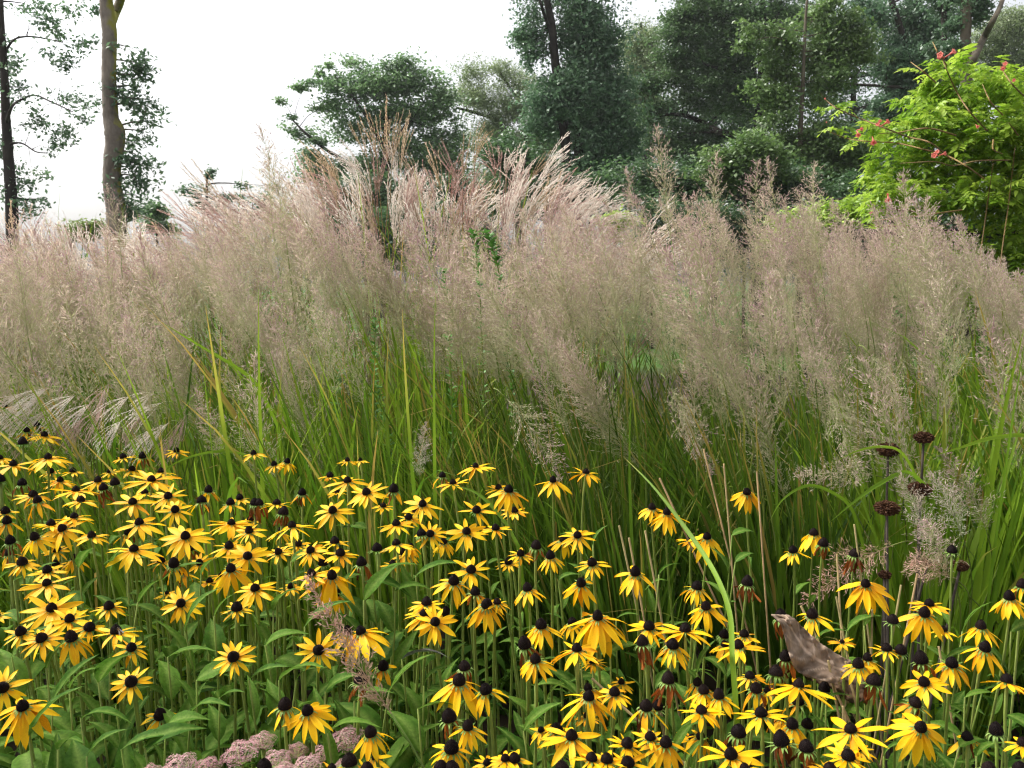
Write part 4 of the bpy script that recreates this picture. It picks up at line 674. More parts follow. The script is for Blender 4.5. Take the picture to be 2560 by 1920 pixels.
# ------------------------------------------------------------------ trees
LEAFQ = np.array([(0, 0, 0), (.5, .30, .07), (1, 0, -.05), (.5, -.30, .07)]); LEAFF = np.array([(0, 1, 2, 3)])
M_bark = barkmat('bark_grey', (.12, .10, .082), (.30, .26, .21), (.30, .29, .03)); M_barkd = barkmat('bark_dark', (.022, .019, .016), (.060, .050, .040)); M_barkp = barkmat('bark_pale', (.11, .09, .065), (.20, .17, .12))
def crownmat(name, a, b): return leafmat(name, a, b, .38, .42, .75, attr='tint', nscale=.9, namt=.2, obj_rand=False)
MC = {'ash': crownmat('leaves_ash', (.048, .108, .054), (.160, .260, .128)), 'ivy': crownmat('leaves_ivied', (.052, .120, .062), (.175, .290, .150)), 'oak': crownmat('leaves_oak', (.052, .112, .046), (.165, .260, .100)), 'maple': crownmat('leaves_maple', (.075, .150, .040), (.205, .310, .090)), 'willow': crownmat('leaves_willow', (.150, .215, .085), (.330, .400, .200)),
      'locust': crownmat('leaves_locust', (.088, .180, .074), (.250, .380, .160)), 'golden': crownmat('leaves_golden', (.21, .34, .03), (.36, .50, .07)), 'pale': crownmat('leaves_pale', (.19, .28, .06), (.30, .38, .12)), 'shrub': crownmat('leaves_shrub', (.040, .095, .036), (.115, .200, .072))}
def tree(name, label, cat, o, d, trunks, blobs, lmat, bmat, nleaf, lsize, group=None, crad=.42, dens=1., limbs=(), droop=0., depthk=.8, lichen=False, shell=.5, aspect=1.0, clear=None):
    """trunks/limbs: [(x, y, r)...] and blobs (x, y, rx, ry) in detail-view coordinates at distance d"""
    sc_ = d / F / 2.572; g0 = trunks[0][-1] if trunks else blobs[0]
    gx = at(*zp(o, g0[0], g0[1]), d).x; rt = root(name, (gx, d, 0), label, cat, group); mb = MB(); tp = []
    for T in list(trunks) + list(limbs):
        pts = [at(*zp(o, p[0], p[1]), d + (random.uniform(-.5, .5) if T in limbs and i else 0)) for i, p in enumerate(T)]; rad = [p[2] * sc_ for p in T]
        if T in trunks and pts[-1].z > 0: pts.append(Vector((pts[-1].x + .03, d, -.05))); rad.append(rad[-1] * 1.15)
        cp = catmull([tuple(p) for p in pts], 8); rr = np.interp(np.linspace(0, len(pts) - 1, len(cp)), range(len(pts)), rad); V, Fc = tube(cp, rr, 14, .09); tp += [(Vector(c), r) for c, r in zip(cp, rr)]
        li = 0
        if lichen: li = np.clip(np.tile(np.cos(np.arange(14) * 2 * math.pi / 14 + .4), len(cp)) * .28 + .36 + np.repeat(np.clip((np.array(cp)[:, 2] - 2.4) * .10, -.1, .22), 14), 0, 1)
        mb.add(V, Fc, lichen=li)
    if mb.V: part(rt, 'trunk', mb.build('trunk', bmat), base=rt.location)
    br = MB(); P = []; Nn = []; sz = []; ti = []; tot = sum(b[2] * b[3] for b in blobs)
    for b in blobs:
        rx, ry = b[2] * sc_, b[3] * sc_; c = at(*zp(o, b[0], b[1]), d + random.uniform(-.6, .6) * depthk * (rx + ry) / 2); rz = max(.2, (rx + ry) / 2 * depthk); c = c + (c - CAM) * (.3 * rz / d)
        nl = max(40, int(2.1 * nleaf * b[2] * b[3] / tot)); nc = max(3, int(nl / 120 * dens)); cs = RS.randn(nc, 3); q_ = np.linalg.norm(cs, axis=1)[:, None]; cs = cs / q_ * np.minimum(q_ * .56, 1.75)
        C = np.array(c) + cs * np.array([rx, rz, ry]) * .92; per = np.maximum(6, RS.gamma(3, nl / nc / 3, nc)).astype(int); cr = min(crad, .75 * min(rx, ry) + .05)
        tb = RS.rand()
        for cc, k in zip(C, per):
            e_ = RS.uniform(.55, 1.5, 3); q = RS.randn(k, 3) * np.array([cr * e_[0], cr * e_[1], cr * .42 * e_[2]]) * .62; q[:, 2] -= droop * np.abs(RS.randn(k)) * cr; P.append(cc + q); ti.append(np.clip(.22 * tb + .5 * RS.rand() ** 1.4 + .35 * RS.rand(k), 0, 1)); sz.append(lsize * .70 * RS.uniform(.6, 1.4, k))
        if tp:
            tw = min(tp, key=lambda t: (t[0] - c).length + (0 if t[0].z < c.z + .3 else 1.5)); L_ = (tw[0] - c).length
            r0 = min(tw[1] * .45, .012 + .016 * L_); md = (tw[0] + c) / 2 + Vector((random.gauss(0, .08) * L_, random.gauss(0, .08) * L_, random.uniform(-.02, .12) * L_))
            V, Fc = tube(catmull([tuple(tw[0]), tuple(md), tuple(c)], 6), [r0, r0 * .6, r0 * .35], 5); br.add(V, Fc, lichen=0)
            for cc in C[:60]:
                m_ = (np.array(c) + cc) / 2 + RS.randn(3) * .06; V, Fc = tube([tuple(c), m_, cc], [r0 * .26, r0 * .16, .004], 3); br.add(V, Fc, lichen=0)
    P = np.concatenate(P); tia = np.concatenate(ti); sz = np.concatenate(sz)
    if clear:
        keep = np.ones(len(P), bool)
        for (y0, y1, hw) in clear:
            z0, z1 = at(*zp(o, 0, y1), d).z, at(*zp(o, 0, y0), d).z
            for T in trunks[:1]:
                q = np.array([tuple(at(*zp(o, p[0], p[1]), d)) for p in T]); xs_ = np.interp(P[:, 2], q[::-1, 2], q[::-1, 0]); keep &= ~((P[:, 2] > z0) & (P[:, 2] < z1) & (P[:, 1] < d + .3) & (np.abs(P[:, 0] - xs_) < hw * (.4 + 1.2 * RS.rand(len(P)))))
        P, tia, sz = P[keep], tia[keep], sz[keep]
    n = len(P); Rm = rand_rot(n, .45 if not droop else .15); V, Fc = scatter(LEAFQ, LEAFF, Rm, np.stack([sz, sz * aspect, sz], 1), P)
    part(rt, 'crown', mesh('crown', V, Fc, lmat, {'tint': np.repeat(tia, 4)}), base=rt.location)
    if br.V: part(rt, 'branches', br.build('branches', bmat), base=rt.location)
    return rt
G = 'trees behind the garden'
T1b = [(240, 40, 60, 40), (320, 110, 60, 40), (540, 20, 50, 30), (520, 90, 45, 35), (360, 190, 60, 25), (540, 265, 55, 45), (350, 325, 45, 45), (400, 420, 50, 35), (460, 380, 35, 25), (70, 375, 45, 50), (30, 430, 40, 60), (130, 610, 60, 50), (480, 580, 70, 50), (570, 640, 60, 45), (400, 600, 60, 30), (540, 735, 55, 35), (250, 720, 55, 40), (210, 800, 60, 35), (380, 830, 65, 45), (340, 900, 50, 40), (310, 960, 40, 35), (80, 1080, 60, 50), (200, 1070, 70, 40), (150, 1150, 80, 50), (30, 1210, 50, 70), (210, 1290, 60, 40), (160, 1360, 50, 40), (300, 1280, 40, 25), (240, 150, 50, 40), (20, 530, 40, 60), (100, 560, 50, 40), (30, 650, 35, 60), (30, 950, 30, 60), (-60, 900, 60, 60), (-90, 500, 70, 70), (150, 20, 60, 30), (430, 40, 40, 20), (40, 270, 40, 40)]
tree('slender_tree', 'slender dark tree with sparse hanging sprays at the left edge', 'tree', Z1, 13, [[(0, -80, 16), (8, 150, 18), (20, 350, 22), (32, 560, 24), (38, 750, 26), (50, 950, 30), (62, 1130, 32), (75, 1330, 36), (85, 1900, 40)]], T1b, MC['ash'], M_barkd, 2100, .095, G, .17, 1.3, [[(25, 370, 9), (60, 290, 7), (110, 245, 6), (200, 235, 5), (300, 250, 4), (400, 272, 3)], [(40, 790, 12), (75, 690, 8), (120, 650, 7), (220, 612, 5), (330, 655, 5), (470, 720, 3)], [(55, 930, 10), (110, 918, 6), (160, 930, 5), (230, 975, 4), (305, 985, 3)]], .5, aspect=.8)
T2b = [(820, 300, 50, 25), (860, 400, 70, 55), (900, 480, 55, 50), (790, 580, 70, 50), (900, 560, 40, 35), (930, 690, 70, 50), (850, 640, 40, 40), (900, 780, 45, 40), (920, 840, 40, 40), (820, 900, 60, 45), (870, 990, 80, 60), (910, 1060, 65, 50), (820, 1050, 50, 45), (880, 1140, 60, 55), (840, 1250, 60, 50), (830, 1350, 60, 50), (780, 1200, 50, 50), (960, 640, 40, 30), (790, 460, 45, 40), (760, 1290, 50, 40)]
tree('mossy_tree', 'thick grey trunk forked at the top with yellow lichen and leaves on its right', 'tree', Z1, 11, [[(675, -90, 31), (688, 60, 43), (704, 200, 44), (703, 330, 43), (700, 470, 43), (706, 620, 45), (714, 760, 48), (738, 850, 63), (738, 930, 58), (722, 1060, 54), (722, 1200, 56), (742, 1330, 59), (750, 1480, 63), (760, 2300, 74)]], T2b, MC['ash'], M_bark, 1500, .095, G, .15, 1.2, [[(712, 150, 30), (742, 80, 28), (768, 20, 26), (800, -80, 24)]], .45, lichen=True, aspect=.75)
T3b = [(870, 150, 150, 70), (720, 230, 130, 90), (1000, 250, 180, 90), (850, 330, 230, 110), (600, 400, 110, 110), (480, 300, 80, 60), (300, 330, 70, 35), (460, 180, 60, 35), (170, 400, 45, 30), (200, 510, 60, 25), (260, 560, 60, 25), (620, 550, 140, 110), (1130, 260, 80, 70), (1150, 420, 140, 110), (1050, 560, 150, 120), (1200, 600, 150, 120), (400, 620, 80, 50), (350, 740, 80, 80), (430, 860, 120, 110), (1000, 780, 200, 110), (820, 620, 170, 150), (330, 870, 60, 60), (1200, 360, 110, 70), (420, 450, 90, 40), (680, 820, 160, 90), (930, 440, 160, 90), (1150, 820, 160, 120), (280, 620, 40, 50), (560, 250, 60, 50), (900, 950, 220, 90), (1250, 760, 120, 120)]
tree('broad_tree', 'broad rounded green tree alone against the white sky', 'tree', Z2, 28, [[(830, 330, 10), (835, 600, 22), (830, 900, 34), (830, 1500, 40)]], T3b, MC['locust'], M_barkd, 21000, .15, G, .40, 1., [[(830, 850, 20), (620, 800, 14), (430, 690, 10), (320, 600, 8), (240, 520, 5)], [(833, 760, 18), (960, 560, 12), (1080, 400, 8)], [(835, 700, 16), (700, 480, 10), (620, 360, 6)]], depthk=.6)
T4b = [(1390, 180, 70, 80), (1390, 340, 90, 80), (1560, 160, 50, 60), (1600, 250, 70, 70), (1480, 420, 130, 80), (1650, 420, 120, 110), (1760, 300, 90, 110), (1800, 450, 110, 140), (1500, 560, 140, 80), (1700, 650, 140, 120), (1550, 720, 110, 80), (1850, 650, 120, 120), (1420, 250, 60, 60), (1900, 520, 120, 150), (1690, 860, 140, 110), (1500, 880, 130, 90)]
tree('willow', 'olive green willow with curved dark limbs behind the centre', 'tree', Z2, 31, [[(1500, 480, 12), (1560, 540, 17), (1605, 600, 22), (1650, 700, 26), (1690, 830, 30), (1700, 1400, 34)]], T4b, MC['willow'], M_barkd, 27000, .13, G, .42, 1., [[(1520, 500, 10), (1400, 465, 10), (1290, 435, 7)], [(1670, 760, 16), (1800, 480, 11), (1700, 390, 9), (1620, 290, 7), (1560, 190, 4)]], .35, .7, aspect=.55)
tree('willow', 'pale olive willow rising between the ivied tree and the big oak', 'tree', Z3, 33, [[(930, 150, 7), (950, 400, 14), (960, 700, 22), (960, 1300, 28)]], [(940, 210, 80, 90), (900, 330, 110, 110), (850, 500, 90, 120), (960, 420, 110, 120), (830, 640, 100, 100), (960, 600, 120, 120), (900, 780, 130, 110), (860, 250, 60, 60), (1010, 280, 60, 80)], MC['willow'], M_barkd, 14000, .14, G, .45, 1., (), .35, .7, aspect=.55)
T5b = [(330, 60, 150, 90), (560, 60, 130, 110), (260, 240, 130, 70), (640, 220, 110, 120), (470, 200, 140, 120), (330, 350, 150, 70), (620, 400, 150, 130), (480, 480, 170, 120), (400, 660, 150, 110), (620, 620, 170, 130), (740, 560, 90, 140), (500, 800, 150, 120), (700, 800, 170, 140), (400, 740, 110, 90), (620, 960, 190, 120), (820, 920, 80, 100), (560, 1080, 170, 90), (730, 1080, 130, 90), (200, 230, 70, 30), (450, -80, 250, 80), (750, 330, 50, 60), (300, 800, 80, 60)]
tree('ivied_tree', 'tall blue green tree with a dark trunk left of the gap in the wood', 'tree', Z3, 22, [[(300, -90, 18), (340, 60, 22), (365, 200, 24), (372, 300, 25), (385, 440, 27), (420, 700, 30), (450, 1000, 32), (455, 1700, 36)], [(550, -90, 14), (548, 100, 18), (560, 400, 22), (530, 1000, 28), (520, 1700, 32)]], T5b, MC['ivy'], M_barkd, 36000, .125, G, .40, 1.0, [[(368, 260, 14), (330, 150, 11), (285, 10, 9), (270, -60, 8)]], .3, .65, clear=[(-100, 480, .40), (780, 1000, .3)])
T6b = [(1200, 60, 110, 60), (1400, 60, 240, 80), (1150, 200, 130, 90), (1350, 220, 190, 120), (1600, 120, 190, 110), (1150, 370, 140, 80), (1350, 400, 200, 110), (1550, 330, 170, 130), (1000, 580, 130, 60), (1200, 530, 150, 80), (1430, 560, 170, 90), (1050, 700, 120, 60), (950, 770, 60, 60), (1250, 660, 120, 60), (1500, 690, 110, 70), (1570, 620, 120, 120), (1280, 870, 190, 50), (1130, 890, 140, 70), (1050, 940, 90, 100), (1480, 870, 120, 60), (960, 530, 90, 50), (1750, 60, 140, 80), (1800, 200, 110, 110), (1700, 360, 90, 110), (1900, 100, 110, 80), (1400, 980, 180, 70), (1230, 990, 150, 80), (1500, -80, 350, 90), (1620, 480, 100, 90), (1640, 760, 90, 90)]
tree('oak', 'big dark oak with a long low limb sweeping left', 'tree', Z3, 26, [[(1700, -90, 16), (1715, 120, 24), (1715, 300, 30), (1718, 500, 34), (1705, 760, 40), (1700, 950, 44), (1690, 1700, 54)], [(1640, 300, 14), (1655, 450, 18), (1680, 640, 22), (1700, 800, 26)]], T6b, MC['oak'], M_barkd, 34000, .13, G, .42, 1.0, [[(1690, 880, 30), (1560, 880, 26), (1440, 850, 22), (1330, 790, 17), (1220, 745, 13), (1120, 735, 10), (1040, 750, 7)], [(1700, 320, 16), (1600, 200, 11), (1500, 130, 7)], [(1650, 480, 13), (1400, 430, 9), (1300, 380, 6)], [(1720, 250, 14), (1790, 130, 10), (1850, 40, 7)]], 0, .6, clear=[(230, 560, .35), (760, 980, .4)])
T7b = [(330, 140, 110, 70), (560, 110, 90, 60), (420, 240, 150, 80), (650, 240, 100, 50), (250, 330, 120, 90), (450, 380, 150, 80), (640, 340, 100, 60), (100, 260, 80, 80), (200, 480, 120, 90), (400, 520, 130, 80), (80, 600, 90, 80), (250, 640, 120, 90), (180, 760, 130, 70), (330, 840, 120, 80), (500, 900, 120, 90), (420, 1000, 160, 100), (250, 1000, 140, 90), (600, 1000, 110, 90), (350, 1140, 140, 100), (520, 1180, 140, 100), (120, 900, 90, 80), (100, 430, 80, 60), (-50, 200, 60, 45), (-110, 300, 50, 30), (-60, 560, 50, 40), (150, 1080, 120, 90), (400, 30, 80, 50)]
tree('maple', 'light green maple with a thin pale trunk before the oak', 'tree', Z4, 19, [[(312, -60, 6), (298, 60, 8), (285, 300, 10), (275, 560, 12), (262, 800, 15), (255, 1100, 18), (250, 2000, 22)]], T7b, MC['maple'], M_barkp, 22000, .12, G, .33, 1.0, (), .15, .6, clear=[(-60, 850, .20)])
T8b = [(740, 80, 130, 80), (960, 100, 150, 100), (1080, 180, 100, 90), (950, 260, 140, 90), (820, 400, 120, 80), (1000, 420, 150, 100), (900, 540, 140, 80), (850, 640, 120, 60), (1130, 330, 80, 80), (1000, 640, 110, 80), (780, 720, 100, 60), (1100, 560, 90, 80), (1080, -60, 200, 70), (1130, 760, 90, 80), (950, 800, 120, 70), (1220, 450, 70, 80), (700, 850, 120, 90)]
tree('ash_tree', 'dark ash with a leaning broken looking trunk, between maple and bare trunks', 'tree', Z4, 24, [[(820, -80, 15), (850, 20, 19), (882, 110, 18), (915, 220, 17), (960, 350, 19), (1010, 490, 22), (1050, 620, 26), (1080, 800, 30), (1090, 1600, 36)]], T8b, MC['ivy'], M_barkd, 17000, .13, G, .32, 1.1, [[(1030, 560, 12), (900, 560, 10), (640, 545, 8), (500, 550, 5)]], .2, .6, clear=[(-60, 230, .35), (480, 680, .3)])
tree('tall_tree', 'stout bare trunk with a long slanting limb to the right, upper right', 'tree', Z4, 18, [[(1332, -90, 32), (1326, 100, 32), (1322, 260, 32), (1326, 420, 36), (1330, 900, 40), (1330, 2000, 46)]], [(1380, 30, 70, 60), (1250, 150, 60, 40), (1420, 60, 40, 40), (1380, -60, 140, 50), (1260, 330, 50, 40)], MC['ash'], M_barkp, 2200, .11, G, .28, 1.1, [[(1335, 450, 26), (1380, 360, 24), (1440, 240, 21), (1500, 130, 17), (1545, 40, 14), (1575, -60, 13)]], .3)
tree('tall_tree', 'narrow straight trunk just left of the stout bare one', 'tree', Z4, 20, [[(1183, -90, 15), (1182, 100, 16), (1184, 300, 17), (1186, 700, 19), (1188, 1800, 24)]], [(1210, 60, 50, 60), (1150, 300, 50, 50), (1215, 250, 35, 40), (1180, -60, 90, 50)], MC['ash'], M_barkd, 1800, .11, G, .28, 1.1, (), .3)
tree('willow', 'soft pale willow filling the upper right corner', 'tree', Z4, 32, [[(1580, 120, 10), (1570, 400, 20), (1570, 1300, 28)]], [(1600, 120, 100, 80), (1500, 200, 90, 80), (1640, 250, 100, 110), (1450, 330, 80, 80), (1560, 380, 110, 90), (1700, 80, 80, 60), (1480, 470, 100, 90), (1650, 470, 110, 100), (1760, 200, 120, 120), (1400, 250, 40, 50), (1800, 400, 140, 120)], MC['willow'], M_barkd, 16000, .14, G, .45, 1., (), .35, .7, aspect=.55)
tree('background_tree', 'dim dark tree filling the gaps behind the oak limbs', 'tree', Z3, 37, [[(1400, 500, 14), (1400, 1300, 30)]], [(1050, 420, 130, 150), (1250, 150, 170, 150), (1500, 100, 200, 140), (1300, 430, 180, 150), (1520, 380, 170, 150), (1150, 750, 170, 130), (1400, 720, 190, 140), (1600, 720, 150, 150), (1250, 1000, 220, 130), (1500, 1000, 180, 130), (1000, 980, 130, 130), (1020, 640, 100, 110)], MC['ash'], M_barkd, 15000, .17, G, .5, 1., (), .2, .5)
tree('background_tree', 'dim dark tree filling the gaps behind maple and ash', 'tree', Z4, 36, [[(600, 500, 14), (600, 1300, 30)]], [(150, 80, 170, 120), (420, 120, 170, 140), (700, 150, 170, 140), (950, 150, 150, 140), (250, 380, 180, 140), (550, 400, 180, 140), (850, 430, 170, 140), (1080, 400, 130, 140), (150, 680, 170, 140), (430, 700, 180, 130), (720, 740, 180, 110), (1000, 720, 170, 140), (300, 980, 220, 140), (650, 1000, 220, 130), (950, 1000, 200, 140), (1200, 700, 110, 130)], MC['ash'], M_barkd, 17000, .17, G, .5, 1., (), .2, .5)
GS = 'shrubs at the foot of the trees'
def shrub(label, o, d, blobs, m, n, ls, cr=.3): tree('shrub', label, 'shrub', o, d, [[(blobs[0][0], blobs[0][1], 6), (blobs[0][0] + 5, blobs[0][1] + 300, 9)]], blobs, m, M_barkd, n, ls, GS, cr, 1., (), 0, .8)
shrub('mid green shrub with rounded top in front of the oak trunk', Z3, 16, [(1600, 960, 130, 80), (1480, 1060, 130, 80), (1700, 1040, 110, 90), (1580, 1140, 200, 90)], MC['maple'], 7000, .11)
shrub('dark shrub under the low oak limb', Z3, 17, [(1250, 1150, 180, 110), (1080, 1180, 150, 110), (1400, 1180, 150, 90), (1200, 1290, 250, 100), (950, 1180, 120, 120)], MC['shrub'], 9000, .11)
shrub('dark shrub below the maple crown', Z4, 16.5, [(250, 1220, 170, 100), (450, 1290, 170, 80), (600, 1230, 110, 80), (80, 1200, 130, 110), (350, 1350, 300, 90), (-60, 1260, 150, 110)], MC['shrub'], 10000, .11)
shrub('dark shrub under the ivied tree and willow', Z3, 18, [(600, 1230, 170, 90), (400, 1200, 150, 100), (200, 1080, 160, 90), (60, 1000, 120, 90), (760, 1240, 120, 80), (300, 1300, 350, 90)], MC['shrub'], 11000, .12)
shrub('dark shrub behind the silver plumes under the broad tree', Z2, 19, [(700, 1000, 160, 90), (950, 1050, 200, 90), (1200, 1000, 180, 90), (500, 1030, 120, 90), (1400, 980, 150, 90), (1600, 1000, 150, 110)], MC['shrub'], 9000, .12)
shrub('small pale green bush left of the thick grey trunk', Z1, 14, [(470, 1480, 65, 40), (590, 1475, 55, 40), (530, 1500, 90, 40)], MC['pale'], 1300, .09, .2)
shrub('small dark bush right of the thick grey trunk', Z1, 15, [(1010, 1390, 55, 55), (1040, 1460, 60, 50), (970, 1340, 30, 25)], MC['locust'], 900, .10, .2)
shrub('dark twiggy bush behind the left silver plumes', Z1, 16, [(1330, 1120, 25, 35), (1270, 1250, 60, 45), (1300, 1330, 70, 50), (1570, 1190, 35, 25), (1700, 1270, 60, 45), (1640, 1350, 70, 50), (1480, 1270, 50, 40), (1760, 1200, 40, 30)], MC['ash'], 1500, .09, .2)
shrub('golden leaved elder between reed plumes and the dark wood', Z4, 7, [(300, 1370, 100, 50), (180, 1450, 60, 50), (480, 1360, 90, 50), (640, 1330, 70, 50), (560, 1420, 90, 50), (380, 1450, 140, 60), (430, 1310, 30, 25), (150, 1500, 60, 40)], MC['golden'], 2600, .055, .14)
shrub('small yellow green bush behind the white plumes right of centre', Z3, 7.2, [(760, 1420, 60, 40), (820, 1400, 40, 35), (760, 1490, 50, 40)], MC['golden'], 700, .055, .12)
shrub('low dark hedge like thicket along the wood edge, right half', Z4, 15.5, [(x, 1420 + 40 * (i % 2), 150, 130) for i, x in enumerate(range(-700, 2800, 170))] + [(x, 1600, 180, 130) for x in range(-700, 2800, 200)], MC['shrub'], 34000, .10)
shrub('low dark thicket under the broad tree, left half', Z2, 17.5, [(x, 1180 + 40 * (i % 2), 140, 110) for i, x in enumerate(range(330, 1600, 160))] + [(x, 1350, 160, 120) for x in range(330, 1600, 190)], MC['shrub'], 16000, .11)
# ------------------------------------------------------------------ trumpet vine over its weathered trellis
M_vine = leafmat('vine_leaf', (.17, .32, .020), (.43, .58, .070), .42, .45, .35, attr='tint', nscale=2, namt=.12, obj_rand=False); M_vinelow = M_vine
M_vstem = leafmat('vine_stem', (.16, .10, .04), (.26, .17, .06), 0, .7, .2, nscale=20, namt=.3)
M_trump = leafmat('trumpet_red', (.58, .10, .09), (.76, .24, .18), .25, .45, .3, attr='tint', nscale=30, namt=.2)
M_wood = barkmat('weathered_wood', (.045, .036, .032), (.13, .11, .10), None, 14.)
VD = 6.0; vb = at(*zp(Z4, 1300, 1500), VD); vine = root('trumpet_vine', (vb.x, VD, 0), 'lush yellow green trumpet vine with red trumpet flowers at the right edge', 'vine')
def pinnate(seed, pairs=4):
    rs = np.random.RandomState(seed); V = []; Fc = []
    base = [(0, 0, 0), (.16, .16, .03), (.42, .205, .02), (.76, .10, -.03), (1.05, 0, -.10), (.76, -.10, -.03), (.42, -.205, .02), (.16, -.16, .03), (.42, 0, -.03)]
    ff = [(0, 8, 2, 1), (8, 4, 3, 2), (8, 6, 5, 4), (0, 7, 6, 8)]
    for i in range(pairs * 2 + 1):
        t = .25 + .75 * (i // 2) / pairs; s = 1 if i % 2 else -1; a = s * 1.05 if i < pairs * 2 else 0; L = .42 * rs.uniform(.85, 1.15) * (1 - .15 * abs(t - .6))
        o = np.array([t, 0, .12 * math.sin(t * 2.6) - .18 * t * t]); Rm = np.array(Matrix.Rotation(a + rs.randn() * .12, 3, 'Z') @ Matrix.Rotation(.25 + rs.randn() * .2, 3, 'Y') @ Matrix.Rotation(rs.randn() * .3, 3, 'X'))
        k = len(V); V += [o + Rm @ (np.array(b) * L) for b in base]; Fc += [tuple(q + k for q in f) for f in ff]
    return np.array(V), np.array(Fc)
PIN = [pinnate(1), pinnate(2, 3), pinnate(3, 5)]
VBL = [(1250, 420, 90, 60), (1350, 560, 160, 90), (1200, 620, 150, 90), (1080, 760, 120, 80), (1500, 650, 180, 110), (1620, 560, 100, 100), (1250, 800, 200, 110), (950, 900, 130, 80), (1150, 950, 180, 100), (1400, 900, 200, 120), (1600, 850, 160, 150), (820, 800, 70, 50), (640, 760, 40, 35), (620, 900, 60, 40), (720, 910, 80, 45), (850, 1050, 130, 70), (780, 1150, 110, 60), (1050, 1120, 170, 90), (1300, 1080, 180, 110), (1550, 1080, 160, 130), (800, 1290, 110, 70), (900, 1220, 110, 70), (1000, 1300, 130, 80), (860, 1400, 80, 60), (870, 1500, 80, 60), (1200, 1250, 150, 100), (1450, 1250, 170, 110), (1620, 1250, 120, 130), (1450, 1350, 90, 70), (1600, 1420, 110, 110), (1680, 1550, 80, 90), (460, 690, 40, 20), (480, 810, 50, 25), (540, 680, 45, 25), (1000, 650, 60, 40), (1090, 460, 60, 35), (1170, 510, 60, 40), (1480, 470, 60, 50), (1750, 700, 120, 200), (1800, 1000, 150, 250), (1800, 1350, 150, 200), (1500, 1650, 200, 150), (1200, 1620, 160, 150), (1750, 1700, 180, 200), (1000, 1600, 110, 130), (1400, 1900, 250, 150), (1700, 1950, 200, 150), (2000, 900, 160, 250), (2000, 1350, 160, 250), (1950, 1750, 170, 200)]
vs, fs, tt = [], [], []; off = 0; sc_ = VD / F / 2.572
for b in VBL:
    c = np.array(at(*zp(Z4, b[0], b[1]), VD + random.uniform(-.25, .25))); rx, ry = b[2] * sc_, b[3] * sc_; rz = .6 * (rx + ry) / 2 + .05; n = max(4, int(b[2] * b[3] / (190 if b[0] > 760 else 420))); q = RS.randn(n, 3); q /= np.linalg.norm(q, axis=1)[:, None]; q *= (RS.rand(n) ** .4)[:, None]; P = c + q * np.array([rx, rz, ry])
    for k in range(n):
        v, f = PIN[RS.randint(3)]; az = math.atan2(q[k][1], q[k][0]) + RS.randn() * .8; Rm = np.array(Matrix.Rotation(az, 3, 'Z') @ Matrix.Rotation(RS.uniform(-.5, .6), 3, 'Y') @ Matrix.Rotation(RS.randn() * .3, 3, 'X')); s = RS.uniform(.085, .150)
        vs.append((v * s) @ Rm.T + P[k]); fs.append(f + off); off += len(v); tt.append(np.full(len(v), np.clip(RS.rand(), 0, 1)))
part(vine, 'foliage', mesh('foliage', np.concatenate(vs), np.concatenate(fs), M_vine, {'tint': np.concatenate(tt)}), base=vine.location)
for S in ["1380 2300 1400 1800 1450 1400 1500 1050", "1560 2350 1540 1800 1600 1300 1640 950", "1250 2300 1240 1900 1180 1600 1100 1400", "1460 840 1350 720 1270 600 1200 450 1170 370", "1440 1150 1330 1070 1200 1000 1050 960 880 920 700 910 560 890 430 840", "1230 1030 1100 920 950 880 820 830 640 760 500 700 420 640 390 600", "1600 1030 1400 1035 1240 1065 1120 1040 900 1050", "1260 870 1080 825 900 850 760 860", "1700 620 1620 540 1560 450 1545 400", "1560 740 1480 650 1430 540", "1660 870 1600 790", "1100 1480 900 1455 740 1455 690 1440", "1300 1350 1000 1390 720 1420", "1000 1360 850 1340 820 1300", "1130 530 1050 460 970 400", "1200 420 1140 330 1110 270", "1500 900 1500 960 1560 990"]:
    v = [float(q) for q in S.split()]; P = catmull([tuple(at(*zp(Z4, v[i], v[i + 1]), VD - .46 - .12 * (i % 4))) for i in range(0, len(v), 2)], 6); V, Fc = tube(P, [.005, .004, .002], 6); part(vine, 'branch', mesh('branch', V, Fc, M_vstem), base=vine.location)
def trumpet_mesh():
    V = []; ns = 15; pr = [(0, .10), (.12, .13), (.3, .12), (.55, .19), (.78, .27), (.9, .34), (1.0, .52), (.97, .66)]; T = []
    for z, r in pr:
        for k in range(ns):
            a = k * 2 * math.pi / ns; rr = r * (1 + (.16 * math.cos(5 * a) if z > .85 else 0)); V.append((rr * math.cos(a) + .10 * math.sin(z * 2.2), rr * math.sin(a), z - (.0 if z < .95 else .08 * (1 - math.cos(5 * a)) * .5))); T.append(z)
    return mesh('trumpet_flower', V, [(i * ns + k, i * ns + (k + 1) % ns, (i + 1) * ns + (k + 1) % ns, (i + 1) * ns + k) for i in range(len(pr) - 1) for k in range(ns)], M_trump, {'tint': T})
TR = trumpet_mesh()
